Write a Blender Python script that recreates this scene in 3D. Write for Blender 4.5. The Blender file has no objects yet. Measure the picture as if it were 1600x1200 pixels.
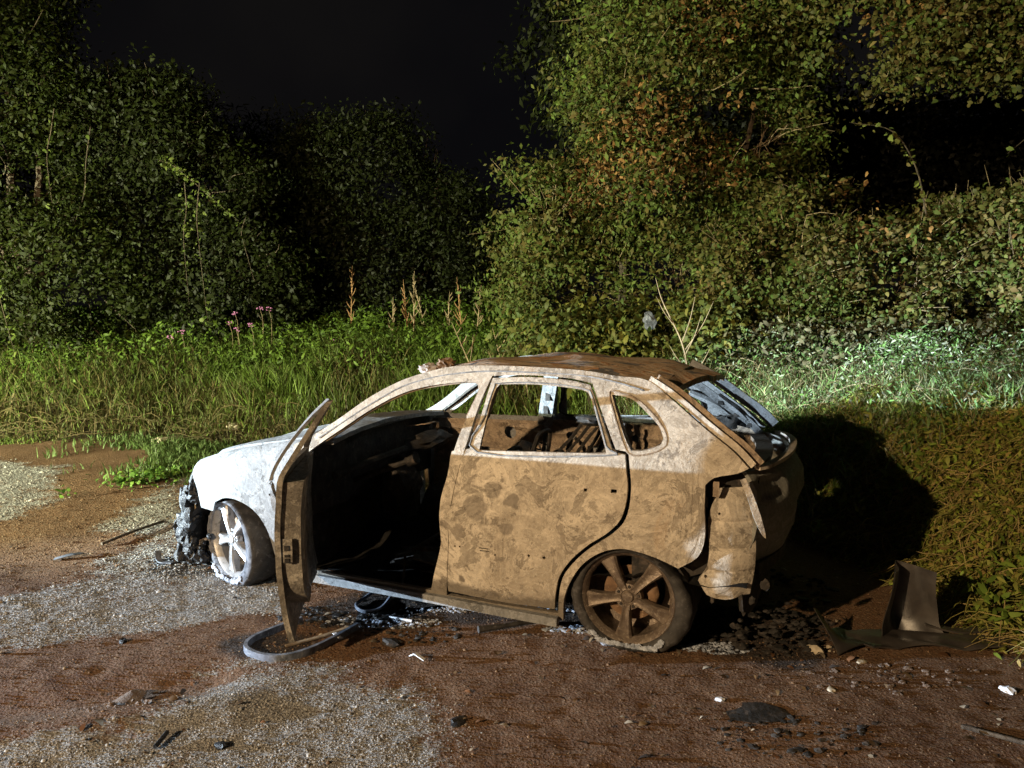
import bpy, math, random
import numpy as np
from mathutils import Vector, Matrix
from mathutils.geometry import delaunay_2d_cdt

PI = math.pi
S = bpy.context.scene
C = S.collection
rng = np.random.default_rng(7)
random.seed(7)

# ------------------------------------------------------------------ camera, sky, lamps, exposure
cam_d = bpy.data.cameras.new('camera')
cam = bpy.data.objects.new('camera', cam_d)
C.objects.link(cam)
cam.location = (0, 0, 1.75)
cam.rotation_euler = (math.radians(90 - 5.37), 0, 0)
cam_d.sensor_width = 36
cam_d.lens = 26.33
cam_d.clip_start = 0.05
cam_d.clip_end = 500
S.camera = cam

W0 = bpy.data.worlds.new('World')
S.world = W0
W0.use_nodes = True
wn = W0.node_tree
wn.nodes.clear()
wo = wn.nodes.new('ShaderNodeOutputWorld')
wb = wn.nodes.new('ShaderNodeBackground')
wt = wn.nodes.new('ShaderNodeTexCoord')
wz = wn.nodes.new('ShaderNodeTexNoise')
wz.inputs['Scale'].default_value = 2.2
wz.inputs['Detail'].default_value = 4
wr = wn.nodes.new('ShaderNodeValToRGB')
wr.color_ramp.elements[0].position = 0.42
wr.color_ramp.elements[0].color = (0.0029, 0.0028, 0.0034, 1)
wr.color_ramp.elements[1].position = 0.72
wr.color_ramp.elements[1].color = (0.0062, 0.0056, 0.0054, 1)
wn.links.new(wt.outputs['Generated'], wz.inputs['Vector'])
wn.links.new(wz.outputs['Fac'], wr.inputs['Fac'])
wn.links.new(wr.outputs['Color'], wb.inputs['Color'])
wn.links.new(wb.outputs['Background'], wo.inputs['Surface'])


def lamp(name, loc, col, watts, rad, kind='POINT', target=None, spot=60, blend=.5):
    d = bpy.data.lights.new(name, kind)
    d.color = col
    d.energy = watts
    d.shadow_soft_size = rad
    o = bpy.data.objects.new(name, d)
    C.objects.link(o)
    o.location = loc
    if kind == 'SPOT':
        d.spot_size = math.radians(spot)
        d.spot_blend = blend
        o.rotation_euler = (Vector(target) - Vector(loc)).to_track_quat('-Z', 'Y').to_euler()
    return o


WARM_LOC = (-8.2, -4.6, 4.6)
COOL_LOC = (-12.0, 3.2, 1.08)
lamp('street_lamp_light', WARM_LOC, (1.0, 0.71, 0.40), 6900, 0.10)
lamp('left_bank_fill', (-12.3, 3.3, 1.3), (0.97, 1.0, 0.64), 21000, 0.06, 'SPOT', (-2.6, 12.6, 1.4), 74, .45)  # added spot to brighten the left bank yellow-green, its source unseen and assumed
lamp('headlamp_beam', COOL_LOC, (0.72, 0.89, 1.0), 40000, 0.05, 'SPOT', (4.2, 7.6, 1.1), 17, 1.)
lamp('headlamp_spread', COOL_LOC, (0.66, 0.83, 1.0), 18500, 0.05, 'SPOT', (-.2, 4.2, .8), 32, .8)

S.view_settings.view_transform = 'Standard'
S.view_settings.look = 'None'
S.view_settings.exposure = 0
S.view_settings.gamma = 1
S.view_settings.use_curve_mapping = False
S.cycles.use_denoising = True
S.cycles.max_bounces = 6
S.cycles.sample_clamp_indirect = 4

# ------------------------------------------------------------------ noise and maths


def _h(ix, iy, iz, s):
    v = np.sin(ix * 127.1 + iy * 311.7 + iz * 74.7 + s * 53.3) * 43758.5453
    return v - np.floor(v)


def vnoise(x, y, z=0.0, s=0):
    x = np.asarray(x, float); y = np.asarray(y, float); z = np.asarray(z, float) + 0 * x
    ix, iy, iz = np.floor(x), np.floor(y), np.floor(z)
    fx, fy, fz = x - ix, y - iy, z - iz
    fx = fx * fx * (3 - 2 * fx); fy = fy * fy * (3 - 2 * fy); fz = fz * fz * (3 - 2 * fz)
    r = 0
    for a in (0, 1):
        for b in (0, 1):
            for c in (0, 1):
                w = (fx if a else 1 - fx) * (fy if b else 1 - fy) * (fz if c else 1 - fz)
                r = r + w * _h(ix + a, iy + b, iz + c, s)
    return r


def fbm(x, y, z=0.0, s=0, o=4):
    r, a, t = 0, 1.0, 0
    for k in range(o):
        f = 2.03 ** k
        r = r + a * vnoise(x * f + 17.3 * k, y * f + 9.1 * k, np.asarray(z) * f, s + k)
        t += a
        a *= .5
    return r / t


def sstep(a, b, x):
    t = np.clip((x - a) / (b - a), 0, 1)
    return t * t * (3 - 2 * t)


def inpoly(px, py, poly):
    px = np.asarray(px, float); py = np.asarray(py, float)
    ins = np.zeros(px.shape, bool)
    n = len(poly)
    for i in range(n):
        x1, y1 = poly[i]; x2, y2 = poly[(i + 1) % n]
        c = (y1 > py) != (y2 > py)
        with np.errstate(divide='ignore', invalid='ignore'):
            xi = (x2 - x1) * (py - y1) / (y2 - y1 + 1e-12) + x1
        ins ^= c & (px < xi)
    return ins


def polydist(px, py, line, closed=True):
    best = np.full(np.shape(px), 1e9)
    n = len(line)
    for i in range(n if closed else n - 1):
        ax, ay = line[i]; bx, by = line[(i + 1) % n]
        dx, dy = bx - ax, by - ay
        t = np.clip(((px - ax) * dx + (py - ay) * dy) / (dx * dx + dy * dy + 1e-12), 0, 1)
        best = np.minimum(best, np.hypot(px - ax - t * dx, py - ay - t * dy))
    return best


# ------------------------------------------------------------------ terrain
EDGE = [(-40, 8.8), (-12, 10.3), (-7, 10.2), (-5, 10.4), (-4.2, 9.9), (-3, 9.5), (-1.5, 9.1), (0.5, 8.2), (1.8, 6.9),
        (2.35, 5.8), (2.65, 4.8), (2.68, 3.95), (3.0, 3.2), (3.6, 2), (4.5, -2), (7, -30)]
EPOLY = EDGE + [(60, -30), (60, 80), (-60, 80), (-60, 8.8)]
GZ = -0.04


def bank_d(x, y):
    d = polydist(x, y, EDGE, False)
    return np.where(inpoly(x, y, EPOLY), d, -d)


def height(x, y, fine=True):
    x = np.asarray(x, float); y = np.asarray(y, float)
    d = bank_d(x, y) + .25 * (fbm(x * 1.1, y * 1.1, 0, 3) - .5)
    wd = np.where(x > 1, 2.0, 3.4)
    hb = 0.98 * sstep(0, 1, d / wd) + 0.10 * np.clip(d - wd, 0, 9)
    g = .06 * (fbm(x * .55, y * .55, 0, 11) - .5)
    near = np.exp(-((x - .2) ** 2 / 5 + (y - 4.4) ** 2 / 3))
    g = g * (1 - .75 * near)
    # a rut and the ridge beside it
    rt = polydist(x, y, [(-3.2, 3.15), (-2.2, 3.3), (-1.55, 3.55)], False)
    g = g - .045 * np.exp(-(rt / .16) ** 2)
    rt = polydist(x, y, [(-2.6, 2.95), (-1.9, 3.12), (-1.3, 3.25)], False)
    g = g + .03 * np.exp(-(rt / .13) ** 2)
    if fine:
        g = g + .012 * (fbm(x * 5, y * 5, 0, 21, 3) - .5) + .012 * (fbm(x * 13, y * 13, 0, 25, 3) - .5)
    return GZ + g + hb + np.where(d > 0, .12 * (fbm(x * 1.7, y * 1.7, 0, 31) - .5), 0)


GRAVEL = [  # pale gravel; the last patch also paints in where the cool light reaches
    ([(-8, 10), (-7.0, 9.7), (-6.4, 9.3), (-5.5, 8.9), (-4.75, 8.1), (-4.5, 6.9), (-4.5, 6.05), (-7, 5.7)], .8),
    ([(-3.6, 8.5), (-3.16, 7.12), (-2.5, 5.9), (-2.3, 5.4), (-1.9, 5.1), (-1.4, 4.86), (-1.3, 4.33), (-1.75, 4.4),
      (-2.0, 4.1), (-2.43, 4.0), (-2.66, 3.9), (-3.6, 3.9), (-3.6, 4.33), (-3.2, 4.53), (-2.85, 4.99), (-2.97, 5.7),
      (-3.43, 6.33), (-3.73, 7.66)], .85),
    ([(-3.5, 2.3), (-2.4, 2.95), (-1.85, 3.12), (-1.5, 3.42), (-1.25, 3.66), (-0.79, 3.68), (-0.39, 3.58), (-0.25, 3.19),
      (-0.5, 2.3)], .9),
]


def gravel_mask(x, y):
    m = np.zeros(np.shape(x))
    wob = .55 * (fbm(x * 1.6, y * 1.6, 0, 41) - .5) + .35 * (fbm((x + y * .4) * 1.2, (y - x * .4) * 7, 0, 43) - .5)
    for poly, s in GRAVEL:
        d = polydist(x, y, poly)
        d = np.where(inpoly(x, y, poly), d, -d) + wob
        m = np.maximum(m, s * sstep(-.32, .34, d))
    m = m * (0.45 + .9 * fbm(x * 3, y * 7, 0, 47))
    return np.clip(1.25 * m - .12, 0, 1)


# ------------------------------------------------------------------ mesh helpers
def link(o, parent=None, **kw):
    C.objects.link(o)
    if parent is not None:
        o.parent = parent
    for k, v in kw.items():
        o[k] = v
    return o


def tag(o, label, category=None, group=None):
    o['label'] = label
    if category:
        o['category'] = category
    if group:
        o['group'] = group
    return o


def empty(name, loc=(0, 0, 0), rz=0):
    o = bpy.data.objects.new(name, None)
    o.empty_display_size = .1
    o.location = loc
    o.rotation_euler = (0, 0, rz)
    C.objects.link(o)
    return o


def make(name, v, f, mat, parent=None, smooth=None):
    me = bpy.data.meshes.new(name)
    me.from_pydata([tuple(p) for p in v], [], [tuple(q) for q in f])
    me.update()
    if mat:
        me.materials.append(mat)
    if smooth is not None:
        me.polygons.foreach_set('use_smooth', [True] * len(me.polygons))
        me.set_sharp_from_angle(angle=math.radians(smooth))
    o = bpy.data.objects.new(name, me)
    return link(o, parent)


def fast(name, V, F, mat, parent=None, tint=None):
    """V (N,3), F (M,3 or 4) index arrays, tint (N,3)"""
    me = bpy.data.meshes.new(name)
    V = np.ascontiguousarray(V, np.float32); F = np.ascontiguousarray(F, np.int32)
    k = F.shape[1]
    me.vertices.add(len(V)); me.vertices.foreach_set('co', V.ravel())
    me.loops.add(F.size); me.loops.foreach_set('vertex_index', F.ravel())
    me.polygons.add(len(F))
    me.polygons.foreach_set('loop_start', np.arange(0, F.size, k, dtype=np.int32))
    me.polygons.foreach_set('loop_total', np.full(len(F), k, np.int32))
    me.update(calc_edges=True)
    if tint is not None:
        a = me.attributes.new('tint', 'FLOAT_COLOR', 'POINT')
        t = np.ones((len(V), 4), np.float32); t[:, :3] = tint
        a.data.foreach_set('color', t.ravel())
    me.materials.append(mat)
    o = bpy.data.objects.new(name, me)
    return link(o, parent)


class MB:
    def __init__(s):
        s.v, s.f = [], []

    def add(s, v, f):
        n = len(s.v)
        s.v += [tuple(p) for p in v]
        s.f += [tuple(i + n for i in q) for q in f]
        return s

    def box(s, a, b, rot=None, about=None):
        (x0, y0, z0), (x1, y1, z1) = a, b
        v = [Vector(p) for p in ((x0, y0, z0), (x1, y0, z0), (x1, y1, z0), (x0, y1, z0), (x0, y0, z1), (x1, y0, z1), (x1, y1, z1), (x0, y1, z1))]
        if rot is not None:
            c = Vector(about) if about else Vector(((x0 + x1) / 2, (y0 + y1) / 2, (z0 + z1) / 2))
            v = [rot @ (p - c) + c for p in v]
        return s.add(v, [(0, 3, 2, 1), (4, 5, 6, 7), (0, 1, 5, 4), (1, 2, 6, 5), (2, 3, 7, 6), (3, 0, 4, 7)])

    def tube(s, pts, r, n=8, smooth=True, flat=None, up=(0, 0, 1), closed=False, k=6):
        """sweep; r number or list; flat=(w,h) for a box-like section"""
        P = [Vector(p) for p in pts]
        R = list(r) if hasattr(r, '__len__') else [r] * len(P)
        if smooth and len(P) > 2:
            Q, RR = [], []
            m = len(P)
            for i in range(m if closed else m - 1):
                p1, p2 = P[i], P[(i + 1) % m]
                p0 = P[(i - 1) % m] if (closed or i > 0) else p1 * 2 - p2
                p3 = P[(i + 2) % m] if (closed or i + 2 < m) else p2 * 2 - p1
                for j in range(k):
                    t = j / k
                    Q.append(.5 * ((2 * p1) + (p2 - p0) * t + (2 * p0 - 5 * p1 + 4 * p2 - p3) * t * t + (3 * p1 - p0 - 3 * p2 + p3) * t ** 3))
                    RR.append(R[i] * (1 - t) + R[(i + 1) % m] * t)
            if not closed:
                Q.append(P[-1]); RR.append(R[-1])
            P, R = Q, RR
        if flat:
            w, h = flat
            sec = [(-w, -h), (w, -h), (w, h), (-w, h)]
            n = 4
        else:
            sec = [(math.cos(2 * PI * i / n), math.sin(2 * PI * i / n)) for i in range(n)]
        v, f = [], []
        m = len(P)
        prev = None
        for i in range(m):
            a = P[(i - 1) % m] if (closed or i > 0) else P[i]
            b = P[(i + 1) % m] if (closed or i < m - 1) else P[i]
            t = (b - a).normalized() if (b - a).length > 1e-9 else Vector((1, 0, 0))
            u = Vector(up) if prev is None or flat else prev
            sx = t.cross(u)
            if sx.length < 1e-4:
                sx = t.cross(Vector((1, 0.1, 0)))
            sx.normalize()
            sy = sx.cross(t).normalized()
            prev = sy
            for (p, q) in sec:
                sc = 1 if flat and not hasattr(r, '__len__') else R[i]
                v.append(P[i] + (sx * p + sy * q) * sc)
        for i in range(m if closed else m - 1):
            for j in range(n):
                a = i * n + j; b = i * n + (j + 1) % n
                c = ((i + 1) % m) * n + (j + 1) % n; d = ((i + 1) % m) * n + j
                f.append((a, b, c, d))
        if not closed:
            f.append(tuple(range(n))[::-1])
            f.append(tuple((m - 1) * n + j for j in range(n)))
        return s.add(v, f)

    def lathe(s, prof, n=48, axis='y', flip=1, arc=None):
        """prof list of (r, h); turned round the y axis"""
        v, f = [], []
        m = len(prof)
        for i in range(n):
            a = 2 * PI * i / n
            for (r, h) in prof:
                v.append((r * math.cos(a), h * flip, r * math.sin(a)))
        for i in range(n):
            for j in range(m - 1):
                f.append((i * m + j, i * m + j + 1, ((i + 1) % n) * m + j + 1, ((i + 1) % n) * m + j))
        return s.add(v, f)

    def blob(s, c, r, amp=.35, sc=3., seed=0, sub=2):
        import bmesh
        b = bmesh.new()
        bmesh.ops.create_icosphere(b, subdivisions=sub, radius=1)
        V = np.array([v.co[:] for v in b.verts])
        q = fbm(V[:, 0] * sc + seed * 7.7, V[:, 1] * sc, V[:, 2] * sc, seed, 3) - .5
        V = V * (1 + 2 * amp * q[:, None]) * np.array(r) + np.array(c)
        s.add(V, [[v.index for v in fc.verts] for fc in b.faces])
        b.free()
        return s

    def xf(s, M):
        s.v = [tuple(M @ Vector(p)) for p in s.v]
        return s

    def build(s, name, mat, parent=None, smooth=40):
        return make(name, s.v, s.f, mat, parent, smooth)


def smooth_ring(pts, step, corner=38, closed=True):
    P = [Vector(p) for p in pts]
    n = len(P)
    isC = []
    for i in range(n):
        a = P[i] - P[i - 1]; b = P[(i + 1) % n] - P[i]
        ang = math.degrees(a.angle(b)) if a.length > 1e-9 and b.length > 1e-9 else 0
        isC.append(ang > corner)
    out = []
    for i in range(n):
        p1, p2 = P[i], P[(i + 1) % n]
        L = (p2 - p1).length
        p0 = P[i - 1] if not isC[i] else p1 - (p2 - p1) * .3
        p3 = P[(i + 2) % n] if not isC[(i + 1) % n] else p2 + (p2 - p1) * .3
        m1 = (p2 - p0).normalized() * L * (1 if not isC[i] else 1)
        m2 = (p3 - p1).normalized() * L
        k = max(1, int(math.ceil(L / step)))
        for j in range(k):
            t = j / k
            h = (2 * t ** 3 - 3 * t * t + 1) * p1 + (t ** 3 - 2 * t * t + t) * m1 + (-2 * t ** 3 + 3 * t * t) * p2 + (t ** 3 - t * t) * m2
            out.append((h.x, h.y))
    return out


def panel(name, outline, fmap, th, mat, parent, holes=(), step=.05, corner=38, rstep=None, smooth=35, build=True):
    rstep = rstep or step
    rings = [smooth_ring(outline, rstep, corner)] + [smooth_ring(h, min(rstep, .03), corner) for h in holes]
    pts, edges = [], []
    for r in rings:
        n0 = len(pts)
        pts += r
        edges += [(n0 + i, n0 + (i + 1) % len(r)) for i in range(len(r))]
    A = np.array(rings[0])
    gx = np.arange(A[:, 0].min() + step * .5, A[:, 0].max(), step)
    gy = np.arange(A[:, 1].min() + step * .5, A[:, 1].max(), step)
    X, Y = np.meshgrid(gx, gy)
    X = X.ravel(); Y = Y.ravel()
    ok = inpoly(X, Y, rings[0])
    for r in rings[1:]:
        ok &= ~inpoly(X, Y, r)
    for r in rings:
        ok &= polydist(X, Y, r) > step * .35
    pts = pts + list(zip(X[ok].tolist(), Y[ok].tolist()))
    r = delaunay_2d_cdt([Vector(p) for p in pts], edges, [], 0, 1e-6)
    V2 = np.array([v[:] for v in r[0]])
    T = np.array([list(t) for t in r[2]])
    cx = V2[T].mean(1)
    ok = inpoly(cx[:, 0], cx[:, 1], rings[0])
    for q in rings[1:]:
        ok &= ~inpoly(cx[:, 0], cx[:, 1], q)
    T = T[ok]
    n = len(V2)
    Vo = fmap(V2[:, 0], V2[:, 1], 0.0)
    Vi = fmap(V2[:, 0], V2[:, 1], th)
    V = np.vstack([Vo, Vi])
    cnt = {}
    for t in T:
        for a, b in ((t[0], t[1]), (t[1], t[2]), (t[2], t[0])):
            cnt[(a, b)] = 1
    F = [tuple(t) for t in T] + [(t[2] + n, t[1] + n, t[0] + n) for t in T]
    for (a, b) in cnt:
        if (b, a) not in cnt:
            F.append((b, a, a + n, b + n))
    if not build:
        return V, F
    return make(name, V, F, mat, parent, smooth)


# ------------------------------------------------------------------ materials
def nt(name):
    m = bpy.data.materials.new(name)
    m.use_nodes = True
    t = m.node_tree
    t.nodes.clear()
    o = t.nodes.new('ShaderNodeOutputMaterial')
    b = t.nodes.new('ShaderNodeBsdfPrincipled')
    t.links.new(b.outputs[0], o.inputs['Surface'])
    return m, t, b, o


class G:
    """small node graph writer"""
    def __init__(s, t, coord='Object'):
        s.t = t
        c = t.nodes.new('ShaderNodeTexCoord')
        s.co = c.outputs[coord]

    def n(s, typ, ins=None, **at):
        x = s.t.nodes.new(typ)
        for k, v in at.items():
            setattr(x, k, v)
        for k, v in (ins or {}).items():
            if hasattr(v, 'links'):
                s.t.links.new(v, x.inputs[k])
            else:
                x.inputs[k].default_value = v
        return x

    def noise(s, scale, detail=4, rough=.55, dist=0., vec=None, stretch=None):
        v = vec or s.co
        if stretch:
            v = s.n('ShaderNodeMapping', {'Vector': v, 'Scale': stretch}).outputs[0]
        return s.n('ShaderNodeTexNoise', {'Vector': v, 'Scale': scale, 'Detail': detail, 'Roughness': rough, 'Distortion': dist}).outputs['Fac']

    def ramp(s, fac, a, b, ca=(0, 0, 0, 1), cb=(1, 1, 1, 1)):
        r = s.n('ShaderNodeValToRGB', {'Fac': fac})
        r.color_ramp.elements[0].position = a; r.color_ramp.elements[1].position = b
        r.color_ramp.elements[0].color = ca; r.color_ramp.elements[1].color = cb
        return r.outputs['Color']

    def mix(s, fac, a, b, mode='MIX'):
        m = s.n('ShaderNodeMix', None, data_type='RGBA', blend_type=mode)
        for i, v in ((0, fac), (6, a), (7, b)):
            if hasattr(v, 'links'):
                s.t.links.new(v, m.inputs[i])
            else:
                m.inputs[i].default_value = v if i == 0 else (tuple(v) + (1,) if len(v) == 3 else v)
        return m.outputs[2]

    def math(s, op, a, b=0.):
        m = s.n('ShaderNodeMath', None, operation=op)
        for i, v in ((0, a), (1, b)):
            if hasattr(v, 'links'):
                s.t.links.new(v, m.inputs[i])
            else:
                m.inputs[i].default_value = v
        return m.outputs[0]

    def bump(s, hgt, strength, dist, bsdf, prev=None):
        ins = {'Height': hgt, 'Strength': strength, 'Distance': dist}
        if prev is not None:
            ins['Normal'] = prev
        o = s.n('ShaderNodeBump', ins).outputs[0]
        s.t.links.new(o, bsdf.inputs['Normal'])
        return o

    def set(s, bsdf, key, v):
        if hasattr(v, 'links'):
            s.t.links.new(v, bsdf.inputs[key])
        else:
            bsdf.inputs[key].default_value = v if not isinstance(v, tuple) or len(v) == 4 else v + (1,)


def burnt(name, light, mid, dark, rust, patch=.6, rustiness=.62, seed=0., fine=1., stains=(), lowsoot=True):
    m, t, b, o = nt(name)
    g = G(t)
    co = g.n('ShaderNodeMapping', {'Vector': g.co, 'Location': (seed, seed * .7, 0)}).outputs[0]
    n1 = g.noise(1.9, 7, .62, 1.6, co)
    base = g.mix(g.ramp(n1, .36, .62), mid, light)
    # wavy heat contours: terraces with a crisp rim on one side
    n2 = g.noise(2.1, 8, .66, 1.5, co)
    fr = g.math('FRACT', g.math('MULTIPLY', n2, 7.))
    msk = g.ramp(g.noise(1.5, 2, .5, 0, co), .40, .62)
    base = g.mix(g.math('MULTIPLY', g.math('MULTIPLY', g.ramp(fr, .35, .95), msk), .85), base, tuple(c * .50 + d * .2 for c, d in zip(mid, dark)))
    base = g.mix(g.math('MULTIPLY', g.math('MULTIPLY', g.ramp(fr, .86, .93), msk), .35), base, tuple(min(.8, c * 1.3) for c in light))
    fr2 = g.math('FRACT', g.math('MULTIPLY', g.noise(5.5, 5, .6, 1.2, co), 6.))
    base = g.mix(g.math('MULTIPLY', g.ramp(fr2, .2, 1.), .42), base, dark)
    big = g.noise(.9, 3, .5, .6, co)
    base = g.mix(g.math('MULTIPLY', g.ramp(big, .42, .62), .35), base, mid)
    ln = g.ramp(g.math('ABSOLUTE', g.math('SUBTRACT', g.noise(6.5, 6, .6, 1.0, co), .5)), .0, .012, (1, 1, 1, 1), (0, 0, 0, 1))
    base = g.mix(g.math('MULTIPLY', g.math('MULTIPLY', ln, msk), .40), base, dark)
    # soot patches with feathered fringe
    p = g.noise(5.2, 10, .74, .8, co)
    rim_ = g.math('MULTIPLY', g.ramp(p, patch - .05, patch - .012), g.ramp(p, patch - .012, patch + .004, (1, 1, 1, 1), (0, 0, 0, 1)))
    base = g.mix(g.math('MULTIPLY', rim_, .5), base, tuple(min(.8, c * 1.2) for c in light))
    base = g.mix(g.math('MULTIPLY', g.ramp(p, patch - .012, patch + .022), .46), base, dark)
    p2 = g.noise(9., 7, .7, .4, co)
    base = g.mix(g.math('MULTIPLY', g.ramp(p2, patch + .01, patch + .06), .7), base, dark)
    r = g.noise(1.3, 5, .6, .8, co)
    base = g.mix(g.math('MULTIPLY', g.ramp(r, rustiness, rustiness + .12), .75), base, rust)
    sp = g.noise(70., 3, .6, 0, co)
    base = g.mix(g.math('MULTIPLY', g.ramp(sp, .56, .72), .45 * fine), base, dark)
    sp2 = g.noise(120., 2, .6, 0, co)
    base = g.mix(g.math('MULTIPLY', g.ramp(sp2, .60, .70), .3 * fine), base, tuple(min(.85, c * 1.5) for c in light))
    for (x, y, z, rad, amt) in stains:
        wv = g.n('ShaderNodeMixRGB', {'Fac': .06, 'Color1': g.co, 'Color2': g.n('ShaderNodeTexNoise', {'Vector': g.co, 'Scale': 22., 'Detail': 5.}).outputs['Color']}).outputs[0]
        d = g.n('ShaderNodeVectorMath', {0: wv, 1: (x * .94 + .03, y * .94 + .03, z * .94 + .03)}, operation='DISTANCE').outputs['Value']
        base = g.mix(g.math('MULTIPLY', g.ramp(d, rad * .94 * .92, rad * .94 * 1.05, (1, 1, 1, 1), (0, 0, 0, 1)), amt), base, tuple(c * .9 + .02 for c in dark))
    if lowsoot:
        sx = g.n('ShaderNodeSeparateXYZ', {'Vector': g.co}).outputs['Z']
        zz = g.math('ADD', sx, g.math('MULTIPLY', g.math('SUBTRACT', g.noise(4., 5, .6, 0), .5), .28))
        base = g.mix(g.math('MULTIPLY', g.ramp(zz, .155, .20, (1, 1, 1, 1), (0, 0, 0, 1)), .72), base, tuple(c * .6 for c in dark))
    g.set(b, 'Base Color', base)
    g.set(b, 'Roughness', g.ramp(n1, .3, .8, (.62,) * 3 + (1,), (.9,) * 3 + (1,)))
    b.inputs['Specular IOR Level'].default_value = .35
    h = g.math('ADD', g.math('MULTIPLY', n2, .5), g.math('MULTIPLY', p2, .3))
    pb = g.bump(h, .7, .035, b)
    pb = g.bump(g.math('MULTIPLY', g.ramp(fr, .5, .95), msk), .5, .0022, b, pb)
    pb = g.bump(g.ramp(p, patch - .012, patch + .02, (1, 1, 1, 1), (0, 0, 0, 1)), .6, .0025, b, pb)
    g.bump(sp, .45, .0025, b, pb)
    return m


def simple(name, cols, scale=8, rough=.8, metal=0., bump=.3, dist=.01, spec=.4, detail=6, thr=(.4, .6)):
    m, t, b, o = nt(name)
    g = G(t)
    n1 = g.noise(scale, detail, .62, .5)
    c = g.mix(g.ramp(n1, *thr), cols[0], cols[1])
    if len(cols) > 2:
        c = g.mix(g.ramp(g.noise(scale * 2.7, 5, .6, .3), .56, .66), c, cols[2])
    g.set(b, 'Base Color', c)
    g.set(b, 'Roughness', g.ramp(g.noise(scale * 1.7, 3), .3, .7, (rough * .75,) * 3 + (1,), (min(1, rough * 1.15),) * 3 + (1,)))
    b.inputs['Metallic'].default_value = metal
    b.inputs['Specular IOR Level'].default_value = spec
    g.bump(g.noise(scale * 4, 6, .65), bump, dist, b)
    return m


STAINS = [(-.63, -.88, .722, .042, .75), (-.85, -.88, .66, .075, .6), (-.66, -.88, .555, .04, .6), (-.75, -.88, .77, .05, .55),
          (-.58, -.88, .79, .035, .5), (-.95, -.88, .215, .035, .9), (-.35, -.9, .70, .06, .3)]
M_side = burnt('burnt_side_paint', (.63, .56, .46), (.40, .345, .275), (.15, .125, .10), (.36, .22, .11), .565, .64, 0., 1., STAINS)
M_white = burnt('ash_white_paint', (.31, .315, .32), (.18, .183, .187), (.075, .074, .072), (.28, .21, .14), .575, .66, 3.1, 1., (), False)
M_quart = M_side
M_roof = burnt('rusted_roof', (.34, .25, .17), (.17, .15, .145), (.06, .06, .068), (.33, .16, .07), .53, .56, 5.3, 1., (), False)
def roofmat():
    m, t, b, o = nt('scaled_roof_steel')
    g = G(t)
    st = g.n('ShaderNodeMapping', {'Vector': g.co, 'Scale': (1.0, 2.2, 1.0), 'Rotation': (0, 0, .35)}).outputs[0]
    n1 = g.noise(2.6, 6, .62, 1.4, st); n2 = g.noise(5., 6, .65, 1.8, st); n3 = g.noise(14., 6, .7, 1.5, st)
    c = g.mix(g.ramp(n1, .54, .60), (.60, .44, .30), (.14, .14, .155))
    c = g.mix(g.ramp(n2, .54, .58), c, (.50, .25, .11))
    c = g.mix(g.ramp(n2, .36, .41, (1, 1, 1, 1), (0, 0, 0, 1)), c, (.62, .54, .44))
    c = g.mix(g.math('MULTIPLY', g.ramp(n3, .56, .63), .75), c, (.05, .042, .04))
    c = g.mix(g.math('MULTIPLY', g.ramp(n3, .34, .40, (1, 1, 1, 1), (0, 0, 0, 1)), .6), c, (.44, .40, .36))
    g.set(b, 'Base Color', c)
    g.set(b, 'Roughness', g.ramp(n2, .3, .7, (.42,) * 3 + (1,), (.75,) * 3 + (1,)))
    pb = g.bump(n2, .9, .05, b)
    g.bump(n3, .9, .015, b, pb)
    return m


M_roof = roofmat()
M_inner = burnt('burnt_inner_panel', (.42, .33, .24), (.27, .20, .14), (.07, .055, .045), (.30, .17, .08), .56, .60, 8., 1., (), False)
M_door = burnt('smoked_door_paint', (.36, .33, .28), (.21, .19, .16), (.075, .065, .055), (.22, .15, .09), .50, .68, 6.2, 1., (), False)
M_tail = burnt('burnt_tailgate', (.30, .30, .26), (.20, .20, .18), (.06, .06, .055), (.22, .14, .08), .60, .68, 2.2, .7, (), False)
M_char = simple('charred_metal', [(.012, .011, .010), (.035, .030, .026), (.07, .055, .045)], 9, .8, 0, .6, .01)
M_sootshade = simple('soot_and_shade', [(.006, .006, .006), (.014, .013, .012), (.025, .022, .02)], 14, .9, 0, .6, .01, .2)  # floor soot, darkened further to paint out a streak of lamp light
M_charw = simple('charred_plastic', [(.008, .008, .009), (.018, .018, .020), (.07, .075, .085)], 14, .5, 0, .8, .012, .4)
M_tyre = simple('burnt_rubber', [(.025, .023, .022), (.05, .047, .045), (.085, .08, .08)], 12, .75, 0, .5, .006)
M_ash = simple('pale_ash', [(.22, .25, .31), (.48, .52, .60), (.06, .06, .07)], 22, .95, 0, .9, .01)
M_ashlit = simple('ash_lit_sidewall', [(.085, .092, .11), (.17, .18, .21), (.03, .03, .035)], 14, .9, 0, .5, .006)  # ash on the front sidewall, with the cool lamp's brightness painted in
M_rimf = simple('dusty_alloy', [(.36, .36, .37), (.24, .24, .25), (.12, .115, .11)], 10, .45, .35, .2, .003, .5)
M_rimr = simple('scorched_alloy', [(.19, .15, .115), (.12, .09, .07), (.30, .25, .20)], 26, .5, .35, .55, .004, .5)
M_disc = simple('rusted_steel', [(.22, .13, .07), (.12, .07, .04), (.3, .2, .12)], 15, .7, .2, .4, .003)
M_bark = simple('bark', [(.10, .075, .05), (.05, .038, .028)], 9, .9, 0, .8, .02)
M_twig = simple('dry_twig', [(.30, .23, .14), (.18, .13, .08)], 9, .85, 0, .4, .004)
M_stem = simple('red_brown_stem', [(.30, .17, .08), (.20, .11, .05)], 12, .85, 0, .4, .004)
M_white2 = simple('white_scrap', [(.70, .72, .76), (.45, .47, .52)], 20, .6, 0, .4, .004)
M_cream = simple('cream_scrap', [(.52, .45, .34), (.35, .29, .2)], 14, .8, 0, .6, .006)
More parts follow.
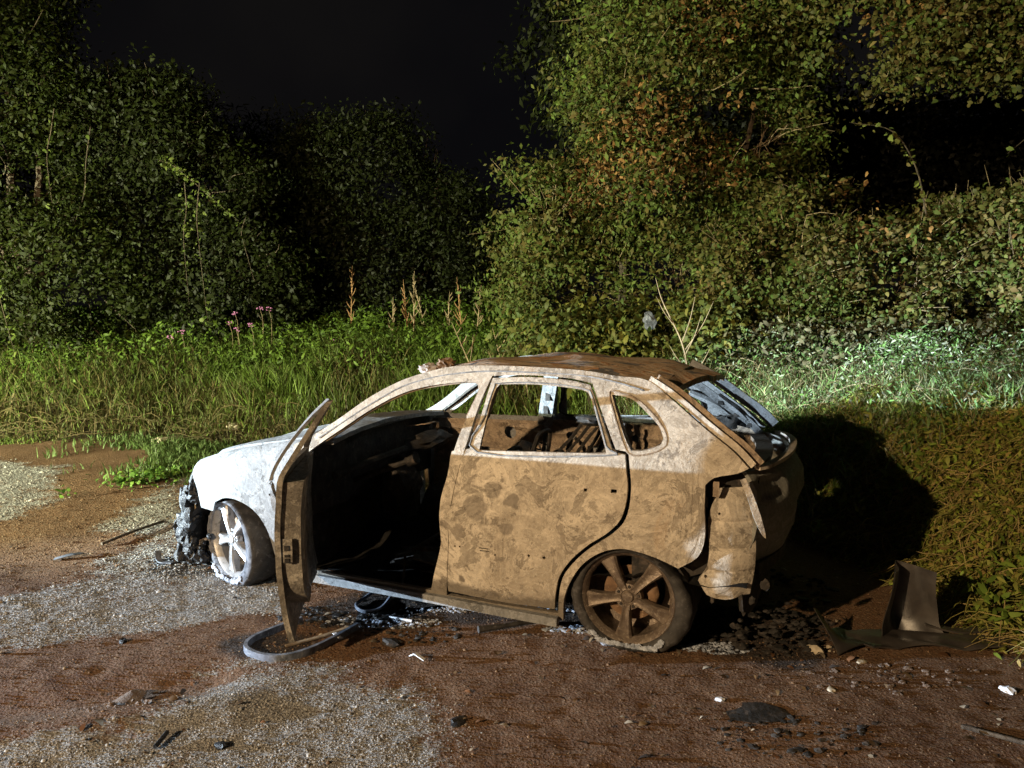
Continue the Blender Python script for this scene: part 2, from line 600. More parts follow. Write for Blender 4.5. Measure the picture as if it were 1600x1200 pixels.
M_rub = simple('black_plastic_sheet', [(.030, .026, .024), (.058, .050, .044)], 5, .38, 0, .3, .004, .6)
M_bluec = simple('melted_cable_sheath', [(.16, .18, .23), (.07, .08, .10), (.26, .28, .32)], 16, .5, 0, .3, .003)
M_pink = simple('pink_petal', [(.33, .12, .27), (.24, .08, .19)], 20, .7)
M_clod = simple('earth_crust', [(.13, .08, .05), (.20, .15, .12), (.33, .31, .30)], 30, .9, 0, .9, .012)
M_rock = simple('slag_lump', [(.42, .36, .32), (.55, .52, .50), (.14, .07, .05)], 22, .85, 0, .8, .01)


def leafmat(name, trans=.25, rough=.55, spec=.16):
    m, t, b, o = nt(name)
    g = G(t)
    a = g.n('ShaderNodeAttribute', None, attribute_name='tint').outputs['Color']
    n1 = g.noise(9., 3)
    c = g.mix(g.ramp(n1, .3, .75), g.mix(1., a, (.72, .70, .66), 'MULTIPLY'), a)
    g.set(b, 'Base Color', c)
    b.inputs['Roughness'].default_value = rough
    b.inputs['Specular IOR Level'].default_value = spec
    tr = g.n('ShaderNodeBsdfTranslucent', {'Color': c})
    mx = g.n('ShaderNodeMixShader', {0: trans})
    t.links.new(b.outputs[0], mx.inputs[1]); t.links.new(tr.outputs[0], mx.inputs[2])
    t.links.new(mx.outputs[0], o.inputs['Surface'])
    return m


M_leaf = leafmat('leaf')
M_grass = leafmat('grass_blade', .3, .6, .25)
M_peb = leafmat('pebble', 0., .85, .25)


def ground_mat():
    m, t, b, o = nt('earth_and_gravel')
    g = G(t)
    mk = g.n('ShaderNodeAttribute', None, attribute_name='gravel').outputs['Fac']
    bk = g.n('ShaderNodeAttribute', None, attribute_name='bank').outputs['Fac']
    st = g.n('ShaderNodeAttribute', None, attribute_name='soot').outputs['Fac']
    n1 = g.noise(1.2, 6, .6, .6); n2 = g.noise(26., 6, .7); n3 = g.noise(95., 4, .7)
    earth = g.mix(g.ramp(n1, .35, .65), (.125, .062, .030), (.195, .105, .053))
    earth = g.mix(g.ramp(n2, .50, .66), earth, (.23, .15, .095))
    earth = g.mix(g.ramp(n3, .58, .70), earth, (.30, .23, .17))
    earth = g.mix(g.ramp(g.noise(60., 4, .7, .3), .32, .44, (1, 1, 1, 1), (0, 0, 0, 1)), earth, (.05, .028, .018))
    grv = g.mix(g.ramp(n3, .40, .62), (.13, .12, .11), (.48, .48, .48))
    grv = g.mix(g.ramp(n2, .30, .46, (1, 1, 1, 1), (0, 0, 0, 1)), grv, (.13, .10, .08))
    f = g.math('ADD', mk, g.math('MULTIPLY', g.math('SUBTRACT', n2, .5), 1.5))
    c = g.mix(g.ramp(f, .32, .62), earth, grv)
    c = g.mix(bk, c, g.mix(g.ramp(n2, .4, .6), (.03, .024, .012), (.065, .05, .025)))
    c = g.mix(g.math('MULTIPLY', st, .85), c, g.mix(g.ramp(n3, .5, .64), (.018, .016, .015), (.09, .085, .085)))
    g.set(b, 'Base Color', c)
    b.inputs['Roughness'].default_value = .82
    b.inputs['Specular IOR Level'].default_value = .3
    vo = g.n('ShaderNodeTexVoronoi', {'Vector': g.co, 'Scale': 70.}).outputs['Distance']
    pb = g.bump(n2, .8, .02, b)
    pb = g.bump(vo, .7, .009, b, pb)
    g.bump(n3, .8, .010, b, pb)
    return m


# ------------------------------------------------------------------ ground sheet
def axis(parts):
    out = []
    for a, b, s in parts:
        out += list(np.arange(a, b, s))
    return np.array(out)


gx = axis([(-120, -20, 8), (-20, -8, .4), (-8, -3, .06), (-3, 3.4, .032), (3.4, 7, .08), (7, 16, .4), (16, 120, 8)])
gy = axis([(-60, 0, 4), (0, 2.2, .2), (2.2, 5.2, .032), (5.2, 9, .06), (9, 13, .1), (13, 25, .6), (25, 120, 8)])
X, Y = np.meshgrid(gx, gy)
xs, ys = X.ravel(), Y.ravel()
Z = height(xs, ys)
nx, ny = len(gx), len(gy)
I = np.arange(nx * ny).reshape(ny, nx)
F = np.stack([I[:-1, :-1], I[:-1, 1:], I[1:, 1:], I[1:, :-1]], -1).reshape(-1, 4)
ground = fast('ground', np.stack([xs, ys, Z], 1), F, ground_mat())
ground['kind'] = 'structure'
me = ground.data
SOOT = [((1.35, 4.05), .62, .42), ((-.75, 4.35), .62, .30), ((.1, 4.35), .8, .2), ((-1.3, 3.9), .28, .16), ((-2.3, 5.2), .35, .25)]
so = np.zeros(len(xs))
for (c0, rx, ry) in SOOT:
    q = np.hypot((xs - c0[0]) / rx, (ys - c0[1]) / ry) + .9 * (fbm(xs * 4, ys * 4, 0, 61) - .5)
    so = np.maximum(so, sstep(1.05, .7, q))
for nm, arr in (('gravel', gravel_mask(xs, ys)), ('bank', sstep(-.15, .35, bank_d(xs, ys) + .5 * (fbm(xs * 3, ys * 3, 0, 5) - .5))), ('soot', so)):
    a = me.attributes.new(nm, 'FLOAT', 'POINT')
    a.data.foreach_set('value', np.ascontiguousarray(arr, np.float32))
me.polygons.foreach_set('use_smooth', [True] * len(me.polygons))

# loose stones and grit
def octas(P, R, tint, name, mat, parent=None):
    n = len(P)
    base = np.array([(1, 0, 0), (0, 1, 0), (-1, 0, 0), (0, -1, 0), (0, 0, 1), (0, 0, -1)], float)
    jit = 1 + .35 * (rng.random((n, 6, 1)) - .5) * 2
    sc = R[:, None, None] * np.stack([np.ones(n), .6 + .5 * rng.random(n), .45 + .35 * rng.random(n)], 1)[:, None, :]
    V = base[None] * jit * sc
    a = rng.random(n) * 2 * PI
    c, s = np.cos(a), np.sin(a)
    x = V[..., 0] * c[:, None] - V[..., 1] * s[:, None]; y = V[..., 0] * s[:, None] + V[..., 1] * c[:, None]
    V = np.stack([x, y, V[..., 2]], -1) + P[:, None]
    V = V[:, :5]
    fb = np.array([(0, 1, 4), (1, 2, 4), (2, 3, 4), (3, 0, 4)])
    F = (fb[None] + 5 * np.arange(n)[:, None, None]).reshape(-1, 3)
    return fast(name, V.reshape(-1, 3), F, mat, parent, np.repeat(tint, 5, 0))


N = 260000
py = 2.3 * (9.5 / 2.3) ** rng.random(N)
px = (rng.random(N) * 2 - 1) * py * .74
px = np.where(px > 3.2, 3.2 * rng.random(N), px)
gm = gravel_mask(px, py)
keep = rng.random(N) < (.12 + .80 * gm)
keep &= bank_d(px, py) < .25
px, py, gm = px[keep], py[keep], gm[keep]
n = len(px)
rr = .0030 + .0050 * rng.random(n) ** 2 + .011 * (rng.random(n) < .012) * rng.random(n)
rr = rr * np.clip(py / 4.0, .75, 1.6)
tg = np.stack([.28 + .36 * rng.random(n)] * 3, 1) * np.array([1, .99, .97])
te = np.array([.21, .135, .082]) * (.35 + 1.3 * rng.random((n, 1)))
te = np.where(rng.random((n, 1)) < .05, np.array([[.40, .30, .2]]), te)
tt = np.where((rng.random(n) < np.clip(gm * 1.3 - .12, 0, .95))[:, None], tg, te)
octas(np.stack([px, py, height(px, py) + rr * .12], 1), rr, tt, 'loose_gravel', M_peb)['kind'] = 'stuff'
# ---- END GROUND
# ------------------------------------------------------------------ the car, in its own axes: x towards the rear, y to the far side
CAR = empty('burnt_out_car', (0.907, 4.644, 0), math.radians(-21.7))
tag(CAR, 'burnt out pale hatchback with its front door hanging open, all glass gone', 'car')

_zk = [-.1, .10, .20, .35, .55, .75, .90, 1.0, 1.1, 1.2, 1.3, 1.4, 1.47, 1.6, 1.8]
_wk = [.80, .83, .855, .875, .884, .878, .862, .835, .79, .745, .695, .64, .59, .48, .3]
_xk = [-3.8, -3.5, -3.3, -3.0, -2.6, -2.0, -1.3, -.6, 0., .3, .5, .65, .78, .85, 1.2]
_sk = [.6, .72, .82, .90, .955, .985, 1, 1, .992, .975, .945, .90, .83, .78, .5]


def table(k, v, sig):
    x = np.linspace(k[0], k[-1], 600)
    y = np.interp(x, k, v)
    dx = x[1] - x[0]
    q = np.arange(-60, 61) * dx
    w = np.exp(-(q / sig) ** 2); w /= w.sum()
    yp = np.pad(y, 60, mode='reflect', reflect_type='odd')
    return x, np.convolve(yp, w, 'valid')


_zt = table(_zk, _wk, .05)
_xt = table(_xk, _sk, .12)


def Wd(x, z):
    return np.interp(z, *_zt) * np.interp(x, *_xt)


def sidemap(sgn, off=0., lean=0., relief=None):
    def f(u, v, d):
        u = np.asarray(u, float); v = np.asarray(v, float)
        y = Wd(u, v) - off - d - lean * np.clip(v - .95, 0, 1)
        if relief is not None:
            y = y + relief(u, v)
        else:
            y = y + .022 * (fbm(u * 3, v * 3, 0, 77, 3) - .5) + .004 * np.sin(u * 22 + 4 * np.sin(v * 11)) * sstep(-.1, .2, u) * sstep(.95, .85, v)
        return np.stack([u, sgn * y, v], 1)
    return f


def door_relief(u, v):
    r = .026 * (fbm(u * 3, v * 3, 0, 77, 3) - .5)
    # handle dish
    q = np.hypot((u + .14), (v - .815)) / .058
    r = r - .012 * sstep(1.0, .80, q)
    # protective strip recess
    qx = np.abs(u + .70) - .30; qz = np.abs(v - .412) - .018
    q = np.maximum(qx, qz)
    r = r - .006 * sstep(.012, -.004, q)
    # faint crease under the belt, buckles
    r = r + .006 * np.exp(-((v - .925) / .02) ** 2)
    r = r - .010 * np.exp(-((v - (.545 + .03 * np.sin(u * 9))) / .018) ** 2) * sstep(-.75, -.5, u)
    r = r + .007 * np.sin(u * 26 + 3 * np.sin(v * 14)) * np.exp(-((v - .60) / .10) ** 2)
    return r


# roof lines
_rx = [-1.75, -1.6, -1.43, -1.26, -1.12, -.88, -.575, -.29, -.10, .06, .25, .42]
_rz = [1.13, 1.245, 1.335, 1.395, 1.430, 1.442, 1.440, 1.428, 1.403, 1.385, 1.325, 1.25]
_cx = [-1.75, -1.474, -1.207, -1.016, -.739, -.43, -.134, .109, .25, .42]
_cz = [1.27, 1.376, 1.432, 1.463, 1.486, 1.487, 1.473, 1.442, 1.405, 1.36]


def zrail(x): return np.interp(x, _rx, _rz)
def zcrown(x): return np.interp(x, *table(_cx, _cz, .08))


ARCH_R = [(-.346, .055), (-.332, .192), (-.296, .292), (-.225, .404), (-.126, .484), (-.019, .519), (.085, .511), (.191, .485), (.285, .447)]
BODY = [(-2.03, .085), (-1.307, .090), (-.91, .085), (-.588, .066)] + ARCH_R + \
    [(.379, .514), (.411, .613), (.405, .783), (.406, .886), (.445, .923), (.556, .949), (.61, .975), (.529, 1.056), (.388, 1.159),
     (.195, 1.305), (.058, 1.392), (-.10, 1.408), (-.29, 1.432), (-.575, 1.444), (-.88, 1.446), (-1.119, 1.434), (-1.263, 1.401), (-1.434, 1.344),
     (-1.621, 1.245), (-1.814, 1.105), (-1.977, 1.000), (-2.117, .930), (-2.10, .70), (-2.06, .40)]
H_FRONT = [(-2.0, .13), (-1.6, .125), (-1.16, .12), (-1.13, .22), (-1.075, .40), (-1.035, .62), (-1.015, .80), (-.995, .98), (-.955, 1.15), (-.905, 1.30),
           (-.925, 1.345), (-1.0, 1.350), (-1.238, 1.318), (-1.411, 1.268), (-1.601, 1.168), (-1.775, 1.048), (-1.90, .965), (-2.02, .88), (-2.04, .6), (-2.03, .3)]
H_REAR = [(-1.06, .103), (-.372, .096), (-.360, .208), (-.334, .318), (-.272, .411), (-.186, .497), (-.060, .594), (.010, .683), (.034, .836), (.008, 1.026), (-.062, 1.034), (-.17, 1.235),
          (-.237, 1.366), (-.37, 1.389), (-.613, 1.399), (-.843, 1.389), (-.89, 1.22), (-.935, .97), (-.975, .8), (-1.01, .6), (-1.03, .35)]
H_QUART = [(-.119, 1.31), (-.061, 1.305), (.004, 1.285), (.079, 1.226), (.154, 1.158), (.182, 1.103), (.169, 1.067), (.1, 1.039), (.02, 1.034), (-.018, 1.092),
           (-.072, 1.203)]
DOOR_R = [(-1.047, .128), (-.684, .114), (-.393, .116), (-.383, .208), (-.356, .318), (-.293, .417), (-.204, .507), (-.076, .606), (-.012, .689), (.014, .836),
          (-.011, 1.010), (-.077, 1.019), (-.182, 1.231), (-.249, 1.357), (-.37, 1.378), (-.613, 1.388), (-.838, 1.376), (-.868, 1.17), (-.905, .985), (-1.012, .965),
          (-1.015, .93), (-1.029, .839), (-1.065, .70), (-1.077, .606), (-1.074, .512), (-1.065, .394), (-1.054, .245)]
RWIN = [(-.785, 1.343), (-.605, 1.350), (-.431, 1.343), (-.281, 1.328), (-.245, 1.305), (-.197, 1.207), (-.127, 1.054), (-.112, 1.008), (-.845, .978), (-.829, 1.167),
        (-.803, 1.320)]


def rect(cx, cz, w, h):
    return [(cx - w, cz - h), (cx + w, cz - h), (cx + w, cz + h), (cx - w, cz + h)]


def disc(cx, cz, r, n=8):
    return [(cx + r * math.cos(2 * PI * i / n), cz + r * math.sin(2 * PI * i / n)) for i in range(n)]


D_HOLES = [RWIN, rect(-.213, .813, .009, .009), rect(-.058, .820, .016, .010), disc(-.985, .418, .006), disc(-.955, .418, .006), disc(-.532, .417, .008),
           disc(-.443, .415, .009), disc(-.735, .425, .004), rect(-.805, .425, .03, .003), rect(-.80, .410, .03, .003), disc(-.735, .395, .006)]

for sgn, mat, nm in ((-1, M_side, 'near'), (1, M_white, 'far')):
    panel('body_side', BODY, sidemap(sgn), .035, mat, CAR, [H_FRONT, H_REAR, H_QUART], .045, 38, .04)
    panel('rear_door', DOOR_R, sidemap(sgn, .004, 0, door_relief), .022, mat, CAR, D_HOLES if sgn < 0 else D_HOLES[:3], .022, 38, .03)

def ringpts(poly, sgn, off, grow=0.):
    c = np.array(poly).mean(0)
    out = []
    for (x, z) in poly:
        q = np.array([x, z]); dd = q - c; q = q + dd / np.linalg.norm(dd) * grow
        out.append((float(q[0]), sgn * (float(Wd(q[0], q[1])) - off), float(q[1])))
    return out


for sgn, m1, m2 in ((-1, M_inner, M_white), (1, M_char, M_white)):
    MB().tube(ringpts(RWIN, sgn, .030, .004), 1, flat=(.006, .016), up=(0, 1, 0), closed=True, k=4).build('window_channel', m1, CAR, 40)
    MB().tube(ringpts(RWIN, sgn, -.001, .012), .0045, 6, closed=True, k=4).build('window_frame_bead', m2, CAR, 40)
    MB().tube(ringpts(H_QUART, sgn, .034, .002), 1, flat=(.005, .014), up=(0, 1, 0), closed=True, k=4).build('window_channel', m1, CAR, 40)
    MB().tube(ringpts(H_QUART, sgn, -.002, .020), .005, 6, closed=True, k=4).build('window_frame_bead', m1, CAR, 40)
    MB().tube(ringpts(H_FRONT[8:17], sgn, .030, -.004), 1, flat=(.008, .016), up=(0, 1, 0), k=4).build('door_seal_flange', m1, CAR, 40)
    MB().tube(ringpts([(-1.93, .985), (-1.78, 1.085), (-1.60, 1.205), (-1.42, 1.308), (-1.25, 1.362), (-1.10, 1.392), (-.88, 1.414), (-.575, 1.414), (-.30, 1.405), (-.12, 1.38), (.05, 1.34)], sgn, -.002), 1, flat=(.004, .005), up=(0, 1, 0), k=4).build('drip_rail', m2, CAR, 40)

# inner skins seen through the window openings: far doors and quarters
IN_F = [(-1.98, .16), (-1.08, .16), (-1.07, .5), (-1.03, .80), (-1.0, .925), (-1.97, .905)]
IN_R = [(-1.0, .16), (-.42, .16), (-.33, .36), (-.20, .49), (-.05, .62), (-.02, .80), (-.02, .955), (-.98, .94)]
IN_Q = [(.02, .30), (.40, .40), (.62, .60), (.66, .93), (.40, .985), (.03, .97)]


def inner_relief(u, v):
    r = .02 * (fbm(u * 4, v * 4, 0, 91, 3) - .5)
    q = np.abs(v - (.86 + .025 * np.sin(u * 8))) - .005
    r = r - .022 * sstep(.02, .0, q)
    q = np.abs(v - .70 - .04 * np.sin(u * 11)) - .01
    return r + .02 * sstep(.03, .0, q)


for sgn in (1, -1):
    mm = M_inner if sgn > 0 else M_char
    panel('door_inner_panel', IN_F, sidemap(sgn, .085, 0, inner_relief), .01, mm, CAR,
          [disc(-1.82, .80, .03, 10), disc(-1.30, .82, .05, 12), rect(-1.6, .62, .12, .07), disc(-1.15, .60, .035, 10)], .03) if sgn > 0 else None
    panel('door_inner_panel', IN_R, sidemap(sgn, .085, 0, inner_relief), .01, mm, CAR,
          [disc(-.80, .82, .035, 10), disc(-.30, .83, .03, 10), rect(-.55, .70, .12, .05), disc(-.45, .84, .02)], .03)
    panel('quarter_inner_panel', IN_Q, sidemap(sgn, .11, 0, inner_relief), .01, mm, CAR, [disc(.2, .80, .05, 12), rect(.45, .72, .05, .08)], .04)

# far front door, shut
F_OUT = [(-2.02, .125), (-1.05, .115), (-1.063, .394), (-1.075, .606), (-1.03, .839), (-1.012, .94), (-.985, 1.06), (-.95, 1.25), (-.945, 1.315), (-1.0, 1.338),
         (-1.24, 1.312), (-1.41, 1.262), (-1.60, 1.163), (-1.775, 1.040), (-1.93, .945), (-2.03, .86), (-2.04, .5)]
F_WIN = [(-1.85, .938), (-1.04, .950), (-1.015, 1.06), (-.985, 1.24), (-.985, 1.285), (-1.02, 1.300), (-1.23, 1.276), (-1.39, 1.226), (-1.585, 1.120), (-1.74, 1.012)]
F_HOLES = [F_WIN, rect(-1.26, .80, .009, .009), rect(-1.10, .806, .016, .010)]
panel('front_door', F_OUT, sidemap(1, .004, 0, None), .02, M_white, CAR, F_HOLES, .04, 38, .03)['label'] = 'shut front door on the far side'

# near front door, swung open sixty degrees about its hinge
hinge = Vector((-2.03, -.86, 0))
MD = Matrix.Translation(hinge) @ Matrix.Rotation(math.radians(-60.0), 4, 'Z') @ Matrix.Translation(-hinge)
SH = [(-2.02, .125), (-1.30, .13), (-1.05, .10), (-1.063, .394), (-1.075, .606), (-1.03, .839), (-1.014, .935), (-1.03, 1.06), (-1.055, 1.20), (-1.085, 1.285), (-1.13, 1.318),
      (-1.24, 1.302), (-1.41, 1.252), (-1.60, 1.153), (-1.775, 1.030), (-1.93, .935), (-2.03, .86), (-2.04, .5)]
SW = [(-1.85, .955), (-1.075, .965), (-1.095, 1.06), (-1.115, 1.20), (-1.15, 1.265), (-1.25, 1.262), (-1.39, 1.212), (-1.585, 1.105), (-1.74, 1.00)]


def nd(x): return (x[0], x[1], x[2])


V, Fq = panel('x', SH, sidemap(-1, .0, .20, None), .028, None, None, [SW], .04, 38, .03, build=False)
fd = MB().add(V, Fq).xf(MD).build('front_door', M_door, CAR, 35)
fd['label'] = 'front door hanging wide open'
SI = [(-1.98, .20), (-1.45, .21), (-1.30, .26), (-1.20, .25), (-1.10, .34), (-1.085, .394), (-1.09, .606), (-1.045, .839), (-1.03, .925), (-1.98, .905)]
def shellmap(u, v, d):
    k = .30 + .70 * sstep(-1.75, -1.2, u)
    y = Wd(u, v) - .028 - d * k - .010 * (fbm(u * 6, v * 6, 0, 44) - .5) * (np.asarray(d) > 0)
    return np.stack([u, -y, v], 1)


V, Fq = panel('x', SI, shellmap, .095, None, None, [], .04, 38, .03, build=False)
MB().add(V, Fq).xf(MD).build('inner_shell', M_door, fd, 35)
# latch plate and its dark slots on the shut face
def on_shut(z, dd, x=-1.045):
    return MD @ Vector((x, -(float(Wd(-1.07, z)) - dd), z))


pl = MB()
pl.box((-1.075, -.845, .51), (-1.064, -.80, .63)).xf(MD).build('latch_plate', M_door, fd)
for (z, h) in ((.585, .013), (.545, .006), (.52, .012)):
    x0 = float(np.interp(z, [.5, .64], [-1.062, -1.060]))
    MB().box((x0, -.838, z - h), (x0 + .003, -.815, z + h)).xf(MD).build('latch_slot', M_char, fd)
for (x_, dy) in ((-1.055, .0),):
    tr_ = [(-1.135, 1.318, .0), (-1.085, 1.22, -.030), (-1.055, 1.08, -.048), (-1.040, .96, -.040), (-1.045, .86, -.012), (-1.06, .78, .004)]
    MB().tube([(x, -float(Wd(x, z)) + .20 * max(0, z - .95) + dy2, z) for x, z, dy2 in tr_], 1, flat=(.016, .008), k=5).xf(MD).build('outer_frame_trim', M_white, fd)
for z in (.33, .78):
    MB().tube([hinge + Vector((.0, 0.01, z - .04)), hinge + Vector((0, .01, z + .04))], .016, 8).build('hinge', M_char, CAR)

# sill and floor
sl = MB()
sl.tube([(-2.10, -.822, .085), (-1.3, -.838, .080), (-.37, -.838, .055)], 1, flat=(.024, .024), k=8)
sl.build('sill', M_white, CAR, 30)
sl = MB(); sl.tube([(-2.10, .845, .105), (-1.3, .862, .100), (-.37, .862, .075)], 1, flat=(.030, .032), k=8); sl.build('sill', M_char, CAR, 30)  # far sill coloured char-dark, the cabin's shade painted in
u, v = np.meshgrid(np.linspace(-2.1, .62, 60), np.linspace(-.80, .80, 36))
zz = .115 + .09 * (fbm(u * 5, v * 5, 0, 14) - .5) + .14 * np.exp(-(v / .12) ** 2) * (u < -.2) + .20 * sstep(-.75, -.55, u) + .05 * sstep(.0, .1, u)
V = np.stack([u.ravel(), v.ravel(), zz.ravel()], 1)
I = np.arange(u.size).reshape(u.shape)
Fq = np.stack([I[:-1, :-1], I[:-1, 1:], I[1:, 1:], I[1:, :-1]], -1).reshape(-1, 4)
make('floor_pan', V, Fq, M_sootshade, CAR, 50)
# bulkhead and cowl
u, v = np.meshgrid(np.linspace(-.80, .80, 34), np.linspace(.08, .93, 20))
xx = -2.02 - .10 * (v < .45) + .05 * (fbm(u * 4, v * 4, 0, 19) - .5)
V = np.stack([xx.ravel(), u.ravel(), v.ravel()], 1)
I = np.arange(u.size).reshape(u.shape)
Fq = np.stack([I[:-1, :-1], I[:-1, 1:], I[1:, 1:], I[1:, :-1]], -1).reshape(-1, 4)
make('bulkhead', V, Fq, M_char, CAR, 50)


def sheet(name, u0, u1, nu, v0, v1, nv, f, th, mat, parent, smooth=45):
    U, V_ = np.meshgrid(np.linspace(u0, u1, nu), np.linspace(v0, v1, nv))
    P = f(U.ravel(), V_.ravel())
    Q = f(U.ravel(), V_.ravel(), th) if th else None
    I = np.arange(U.size).reshape(U.shape)
    Fq = np.stack([I[:-1, :-1], I[:-1, 1:], I[1:, 1:], I[1:, :-1]], -1).reshape(-1, 4).tolist()
    n = U.size
    F2 = [tuple(q) for q in Fq] + [tuple(i + n for i in q[::-1]) for q in Fq]
    ring = list(I[0, :]) + list(I[1:, -1]) + list(I[-1, -2::-1]) + list(I[-2:0:-1, 0])
    for i in range(len(ring)):
        a, b = int(ring[i]), int(ring[(i + 1) % len(ring)])
        F2.append((b, a, a + n, b + n))
    return make(name, np.vstack([P, Q]), F2, mat, parent, smooth)


def cowl(u, v, th=0):
    z = .955 + .045 * (1 - (v / .8) ** 2) - th + .012 * (fbm(u * 8, v * 8, 0, 3) - .5)
    return np.stack([u + .06 * (v / .8) ** 2, v, z], 1)


sheet('cowl_panel', -2.17, -1.93, 6, -.76, .76, 30, cowl, .03, M_white, CAR)

# bonnet and wings
_hx = [-3.4, -3.3, -3.1, -2.9, -2.6, -2.3, -2.05]
_hz = [.52, .585, .665, .735, .815, .872, .915]


def zshould(x): return np.interp(x, *table(_hx, _hz, .08))


def bonnet(u, v, th=0):
    t = np.clip(np.abs(v) / .72, 0, 1)
    xf = -3.26 + .33 * t ** 2.2
    x = xf + (u) * (-2.10 - xf)
    z = zshould(x) + .065 * (1 - t ** 2) + .055 * t - th
    z = z + .010 * np.sin(v * 9 + 2 * x) * sstep(-2.3, -2.8, x) + .008 * (fbm(x * 5, v * 5, 0, 8) - .5)
    z = z - .11 * sstep(.16, .0, u) ** 1.6
    return np.stack([x, v, z], 1)


sheet('bonnet', 0, 1, 30, -.70, .70, 36, bonnet, .02, M_white, CAR)


def fendmap(sgn):
    def f(u, v, d):
        u = np.asarray(u, float); v = np.asarray(v, float)
        zt = zshould(u) + .052
        r = .10
        w = Wd(u, np.minimum(v, zt - r)) + .006 * np.sin(u * 14) * sstep(.4, .9, v)
        a = np.clip((v - (zt - r)) / r, 0, 1.45)
        rest = np.clip(v - (zt - r) - 1.45 * r, 0, 9)
        y = w - r * (1 - np.cos(a)) * 1.0 - rest * .97
        z = np.where(v < zt - r, v, zt - r + r * np.sin(a)) + rest * .10
        y = y - d * np.cos(a); z = z - d * np.sin(a)
        return np.stack([u, sgn * y, z], 1)
    return f


FEND = [(-2.10, .30), (-2.12, .55), (-2.11, .80), (-2.10, 1.00), (-2.3, .965), (-2.6, .915), (-2.9, .84), (-2.99, .78), (-3.0, .66), (-2.965, .578), (-2.93, .44), (-2.815, .43),
        (-2.79, .495), (-2.69, .535), (-2.56, .528), (-2.43, .47), (-2.34, .36), (-2.30, .20), (-2.28, .10), (-2.08, .10)]
for sgn in (-1, 1):
    panel('front_wing', FEND, fendmap(sgn), .018, M_white, CAR, [[(-2.30, .585), (-2.22, .589), (-2.205, .600), (-2.22, .612), (-2.30, .608), (-2.315, .597)]], .04, 38, .03)

# wheel housings (dark liners) so that the arches are deep
for (cx, s_) in ((0.0, -1), (0.0, 1), (-2.70, -1), (-2.70, 1)):
    if cx < -2: lo, hi = .0, PI
    mb = MB()
    v, f = [], []
    n = 18
    for i in range(n + 1):
        a = -.15 + (PI + .3) * i / n
        for yy in (.80, .45):
            v.append((cx + .36 * math.cos(a), s_ * yy, .22 + .33 * math.sin(a)))
    for i in range(n):
        f.append((2 * i, 2 * i + 1, 2 * i + 3, 2 * i + 2))
    f.append(tuple(2 * i + 1 for i in range(n + 1)))
    mb.add(v, f).build('wheel_housing', M_char, CAR, 40)

# roof: rust-eaten sheet sagging between the rails
def roof(u, v, th=0):
    x = -1.40 - .09 * (1 - v ** 2) + u * (0.12 + .06 * (1 - v ** 2) + 1.40 + .09 * (1 - v ** 2))
    zr, zc = zrail(x) - .002, zcrown(x)
    yr = Wd(x, zr) - .012
    y = v * yr
    z = zr + (zc - zr) * (1 - np.abs(v) ** 2.0)
    core = sstep(1.0, .8, np.abs(v)) * sstep(0, .08, u) * sstep(1, .93, u)
    z = z + core * (.022 * (fbm(x * 3.2, y * 4.2, 0, 33, 4) - .52) + .010 * np.sin(x * 9 + y * 5))
    return np.stack([x, y, z - th], 1)


sheet('roof', 0, 1, 90, -1, 1, 70, roof, .012, M_roof, CAR, 55)
MB().tube([(-1.30, -.56, 1.345), (-1.40, -.40, 1.355), (-1.46, -.2, 1.352), (-1.475, 0, 1.355), (-1.46, .2, 1.352), (-1.40, .40, 1.355), (-1.30, .56, 1.345)], 1, flat=(.012, .04), k=5).build('windscreen_header', M_white, CAR)
for yb in (-.95, -.35):
    MB().tube([(yb, -.62, 1.40), (yb, -.3, 1.43), (yb, 0, 1.44), (yb, .3, 1.43), (yb, .62, 1.40)], 1, flat=(.006, .02), k=4).build('roof_crossmember', M_char, CAR)

# tail: opening frame, spoiler remnants, tailgate
def spoiler(u, v, th=0):
    x = .08 + u * (.27 - .13 * sstep(.1, -.55, v))
    z = np.interp(x, [.08, .2, .4], [1.405, 1.375, 1.325]) + .035 * (1 - (v / .56) ** 2) + .035 * (fbm(x * 7, v * 5, 0, 55) - .5) - th
    z = z - .02 * sstep(.4, .9, u) * sstep(-.1, -.5, v)
    return np.stack([x, v * (1 - .10 * u), z], 1)


sheet('spoiler', 0, 1, 18, -.56, .56, 34, spoiler, .035, M_roof, CAR, 40)
for s_ in (-1, 1):
    ed = [(.075, 1.398), (.215, 1.318), (.405, 1.175), (.545, 1.072), (.632, .985)]
    if s_ < 0:
        MB().tube([(x, -(float(Wd(x, z)) - .012), z) for x, z in ed], 1, flat=(.017, .006), up=(0, 1, 0), k=6).build('tailgate_frame_side', M_side, CAR, 30)
        MB().tube([(x + .035, -(float(Wd(x, z)) - .045), z + .005) for x, z in ed], 1, flat=(.020, .006), up=(0, 1, 0), k=6).build('pillar_inner_rail', M_inner, CAR, 30)
    else:
        MB().tube([(x + .035, float(Wd(x, z)) - .035, z + .01) for x, z in ed], 1, flat=(.034, .012), up=(0, 1, 0), k=6).build('tailgate_frame_side', M_white, CAR, 30)
        MB().tube([(x - .045, float(Wd(x, z)) - .085, z - .055) for x, z in ed], 1, flat=(.024, .010), up=(0, 1, 0), k=6).build('pillar_inner_rail', M_white, CAR, 30)
        for t in (.35, .6, .8):
            x, z = np.array(ed[1]) * (1 - t) + np.array(ed[-1]) * t
            MB().box((x - .062, float(Wd(x, z)) - .102, z - .075), (x - .028, float(Wd(x, z)) - .096, z - .045)).build('pillar_slot', M_char, CAR)
